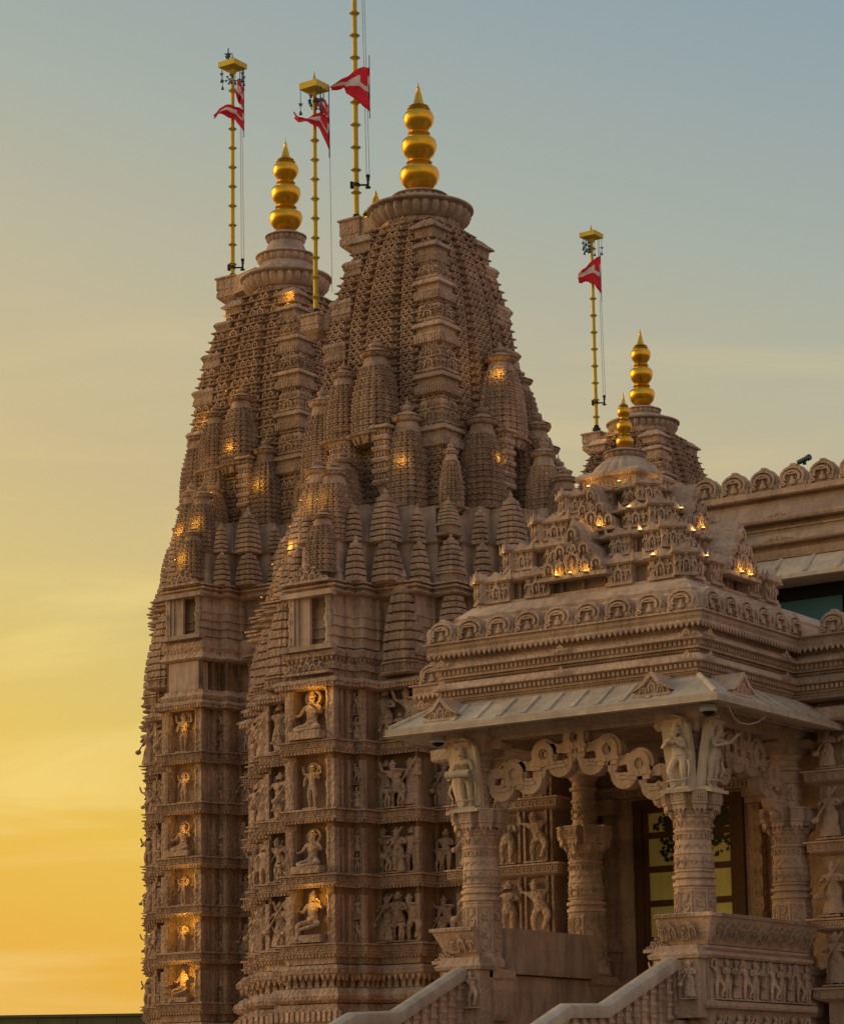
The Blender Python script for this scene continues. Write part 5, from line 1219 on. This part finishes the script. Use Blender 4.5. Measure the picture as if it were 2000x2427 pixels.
O('arm', G().box(-.32, .1, -.02, .02, -.015, .015), rt, mats=DARKM); O('fitting_head', G().box(-.36, -.28, -.05, .05, -.10, .10), rt, mats=DARKM)
# ------------------------------------------------------------------ lamps that are lit in the photograph
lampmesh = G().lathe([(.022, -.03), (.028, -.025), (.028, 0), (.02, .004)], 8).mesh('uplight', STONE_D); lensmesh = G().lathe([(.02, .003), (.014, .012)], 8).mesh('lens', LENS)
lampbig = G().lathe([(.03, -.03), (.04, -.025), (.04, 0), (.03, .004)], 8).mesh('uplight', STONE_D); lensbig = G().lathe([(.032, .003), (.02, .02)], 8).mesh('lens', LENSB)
def lamp(label, x, y, z, e, r_=.04, col=(1, .56, .07), group=None, big=False, up=.07):
    rt = T('uplight', label, 'lamp', (x, y, z), me=lampbig if big else lampmesh, group=group)
    O('lens', lensbig if big else lensmesh, rt)
    l_ = bpy.data.lights.new('glow', 'POINT'); l_.energy = e; l_.color = col; l_.shadow_soft_size = r_
    o = bpy.data.objects.new('glow', l_); COL.objects.link(o); o.parent = rt; o.location = (0, 0, up)
def tl(tower, dx, dy, z): return (tower[0]+dx, tower[1]+dy, z)
c1 = (-34.26, 49.26); c2_ = (-43.64, 56.12); c3 = (-43.05, 74.83)
for dx, dy, z, w_ in ((1.12, -2.56, 16.0, 'the mini spire just left of the corner column'), (-.60, -2.56, 16.0, 'the leftmost of three lit mini spires'), (2.62, -.80, 16.15, 'the mini spire just right of the corner column')):
    lamp('warm uplight on '+w_+' of the central tower', *tl(c1, dx, dy, z), 1.8, r_=.07, up=.10)
ORD = ['first', 'second', 'third', 'fourth', 'fifth', 'sixth', 'seventh', 'eighth', 'ninth', 'tenth']
for k, (dx, dy, z, e) in enumerate(((-1.2, -2.95, 15.9, 2.6), (-.75, -3.75, 15.2, 2.2), (.1, -4.25, 15.0, 1.6), (-1.75, -2.85, 14.9, 1.6), (-1.3, -3.5, 14.2, 1.6), (-2.3, -2.8, 14.1, 1.6), (-2.7, -2.7, 13.4, 2.0))):
    lamp('small warm uplight, %s from top on the shaded west edge of central tower' % ORD[k], *tl(c1, dx, dy, z), e, group='warm uplights along the shaded western edge of the central tower')
lamp('warm uplight beneath the fluted cap on the right side of the central tower', *tl(c1, 2.35, -.42, 18.30), 2.2, up=.1)
lamp('warm uplight under the flagpole bracket of the central tower', *tl(c1, -2.0, .0, 22.05), 1.0)
for i, zz_ in enumerate((9.614, 8.127, 6.735, 5.267)): lamp(['warm lamp over the seated figure in the top niche of the central tower', 'faint warm lamp over the second niche of the central tower', 'faint warm lamp over the third niche of the central tower', 'bright warm lamp over the lowest visible niche figure of the central tower'][i], *tl(c1, .20, -4.62, zz_+.92), (14, 3.2, 1.6, 15)[i], .03, (1, .50, .035), up=0)
for i, (zb, zt_) in enumerate(S2): lamp('warm lamp lighting the niche figure on %s storey of the far left tower' % ['the top', 'the second', 'the third', 'the fourth', 'the fifth', 'the lowest'][i], *tl(c2_, .16, -4.62, zb+.66), (8, 6, 9, 11, 24, 26)[i], .03, (1, .50, .035), up=0)
g2 = 'warm uplights on the ledges of the far left tower'
for k, (dx, dy, z, e) in enumerate(((.05, -2.66, 19.35, 2.6), (-.75, -2.66, 18.1, 2.6), (1.0, -2.66, 18.2, 3), (.1, -3.4, 18.0, 2), (-.9, -3.65, 17.0, 2.4), (.15, -4.22, 17.0, 2.5), (-.1, -4.62, 16.0, 4), (-1.6, -3.3, 16.2, 2), (-.05, -2.6, 21.0, 2.0), (-1.4, -2.1, 20.5, 2))):
    lamp('small warm uplight on far left tower ledge, %s counting from its front spire' % ORD[k] if 0 < k < 8 else 'warm uplight under the %s mini spire of the far left tower' % ('topmost' if k == 8 else 'front' if k == 0 else 'left upper'), *tl(c2_, dx, dy, z), e, group=g2 if 0 < k < 8 else None)
lamp('warm uplight under the ribbed crown on the near corner of the far left tower', *tl(c2_, 1.12, -1.40, 23.72), 4.0)
lamp('warm uplight on the left corner ledge below the crown of the far left tower', *tl(c2_, -1.35, -1.32, 23.5), 3.0)
g3 = 'warm uplights on the corner blocks of the stepped porch roof'
for ti_, (a, b, z0, z1) in enumerate(TIERS[:3]):
    h_ = z1-z0
    for dx, dy in ((a-.55, -b-.17), (a-.12, -b-.20), (a+.20, -b+.12), (a+.17, -b+.5)): lamp('tiny warm uplight, %s from left in %s corner row of porch roof' % (ORD[[a-.55, a-.12, a+.20, a+.17].index(dx)], ('lowest', 'middle', 'upper')[ti_]), PX+dx, PY+dy, z0+h_*.74, .28, .015, (1, .66, .25), g3, True, .03)
for x, y, z in ((-.30, -2.02, 11.12), (0, -2.05, 11.12), (.30, -2.02, 11.12)): lamp('tiny warm uplight, %s one below the lower front pediment of the porch roof' % ('left' if x < -.1 or y < -.1 and x > 2 else 'middle' if x == 0 else 'right'), PX+x, PY+y, z, .9, .02, (1, .55, .10), 'warm uplights at the foot of the lower front roof pediment', True, .04)
for x, y, z in ((-.22, -1.33, 12.08), (.2, -1.33, 12.08)): lamp('tiny warm uplight, %s one below the upper front pediment of the porch roof' % ('left' if x < -.1 or y < -.1 and x > 2 else 'middle' if x == 0 else 'right'), PX+x, PY+y, z, .9, .02, (1, .55, .10), 'warm uplights at the foot of the upper front roof pediment', True, .04)
for x, y, z in ((2.46, -.18, 11.12), (2.46, .15, 11.12)): lamp('tiny warm uplight, %s one below the lower right hand pediment of the porch roof' % ('left' if x < -.1 or y < -.1 and x > 2 else 'middle' if x == 0 else 'right'), PX+x, PY+y, z, .9, .02, (1, .55, .10), 'warm uplights at the foot of the lower right roof pediment', True, .04)
lamp('tiny warm uplight at the foot of the upper right hand pediment of the porch roof', PX+1.60, PY, 12.08, .9, .02, (1, .55, .10), None, True, .04)
for x, y, z, w_ in ((-2.18, -1.84, 11.24, 'lowest'), (-1.74, -1.50, 11.82, 'second'), (-1.32, -1.18, 12.36, 'third')): lamp('tiny warm uplight on the %s step at the left corner of the porch roof' % w_, PX+x, PY+y, z, .4, .02, (1, .6, .2), None, True, .04)
for x, y, w_ in ((-.35, -.76, 'left'), (.30, -.76, 'middle'), (.76, -.1, 'right')): lamp('tiny warm uplight at the %s of the drum below the ribbed porch dome' % w_, PX+x, PY+y, 13.0, .6, .02, (1, .55, .12), None, True, .04)
lamp('tiny warm lamp on the hall parapet at the right picture edge', -19.95, 42.35, 10.45, .5, .02, big=True)
lamp('warm uplight under the flagpole bracket of the distant tower', *tl(c3, -1.7, -.3, 23.45), 3)
lamp('warm uplight under the ribbed crown of the distant tower', *tl(c3, -.6, -1.35, 23.9), 2.5)

# ------------------------------------------------------------------ ground and boundary wall
g = G().add([(-3000, -2000, 0), (3000, -2000, 0), (3000, 4000, 0), (-3000, 4000, 0)], [(0, 1, 2, 3)])
o = bpy.data.objects.new('ground', g.mesh('ground', GROUND)); COL.objects.link(o); o['kind'] = 'structure'
pod = G().mould(rect(-52, -8, 36, 90), [(0, .0), (0, .18)])
o = bpy.data.objects.new('terrace', pod.mesh('terrace', STONE_S)); COL.objects.link(o); o['kind'] = 'structure'
BW = T('boundary_wall', 'flat olive boundary wall low at the left edge behind the far tower', 'wall', (-72, 72, 0))
d = Vector((.819, .574*.45, 0)); 
for i in range(26):
    a = Vector((-14, 0, 0))+Vector((.83, .557, 0))*(i*1.6); O('wall_panel', G().obox((a.x, a.y, 2.93), Vector((.83, .557, 0))*.79, Vector((-.557, .83, 0))*.12, (0, 0, 2.93)), BW, mats=WALLG)
O('wall_coping', G().obox((6, 13.4, 5.92), Vector((.83, .557, 0))*25, Vector((-.557, .83, 0))*.2, (0, 0, .05)), BW, mats=WALLG)
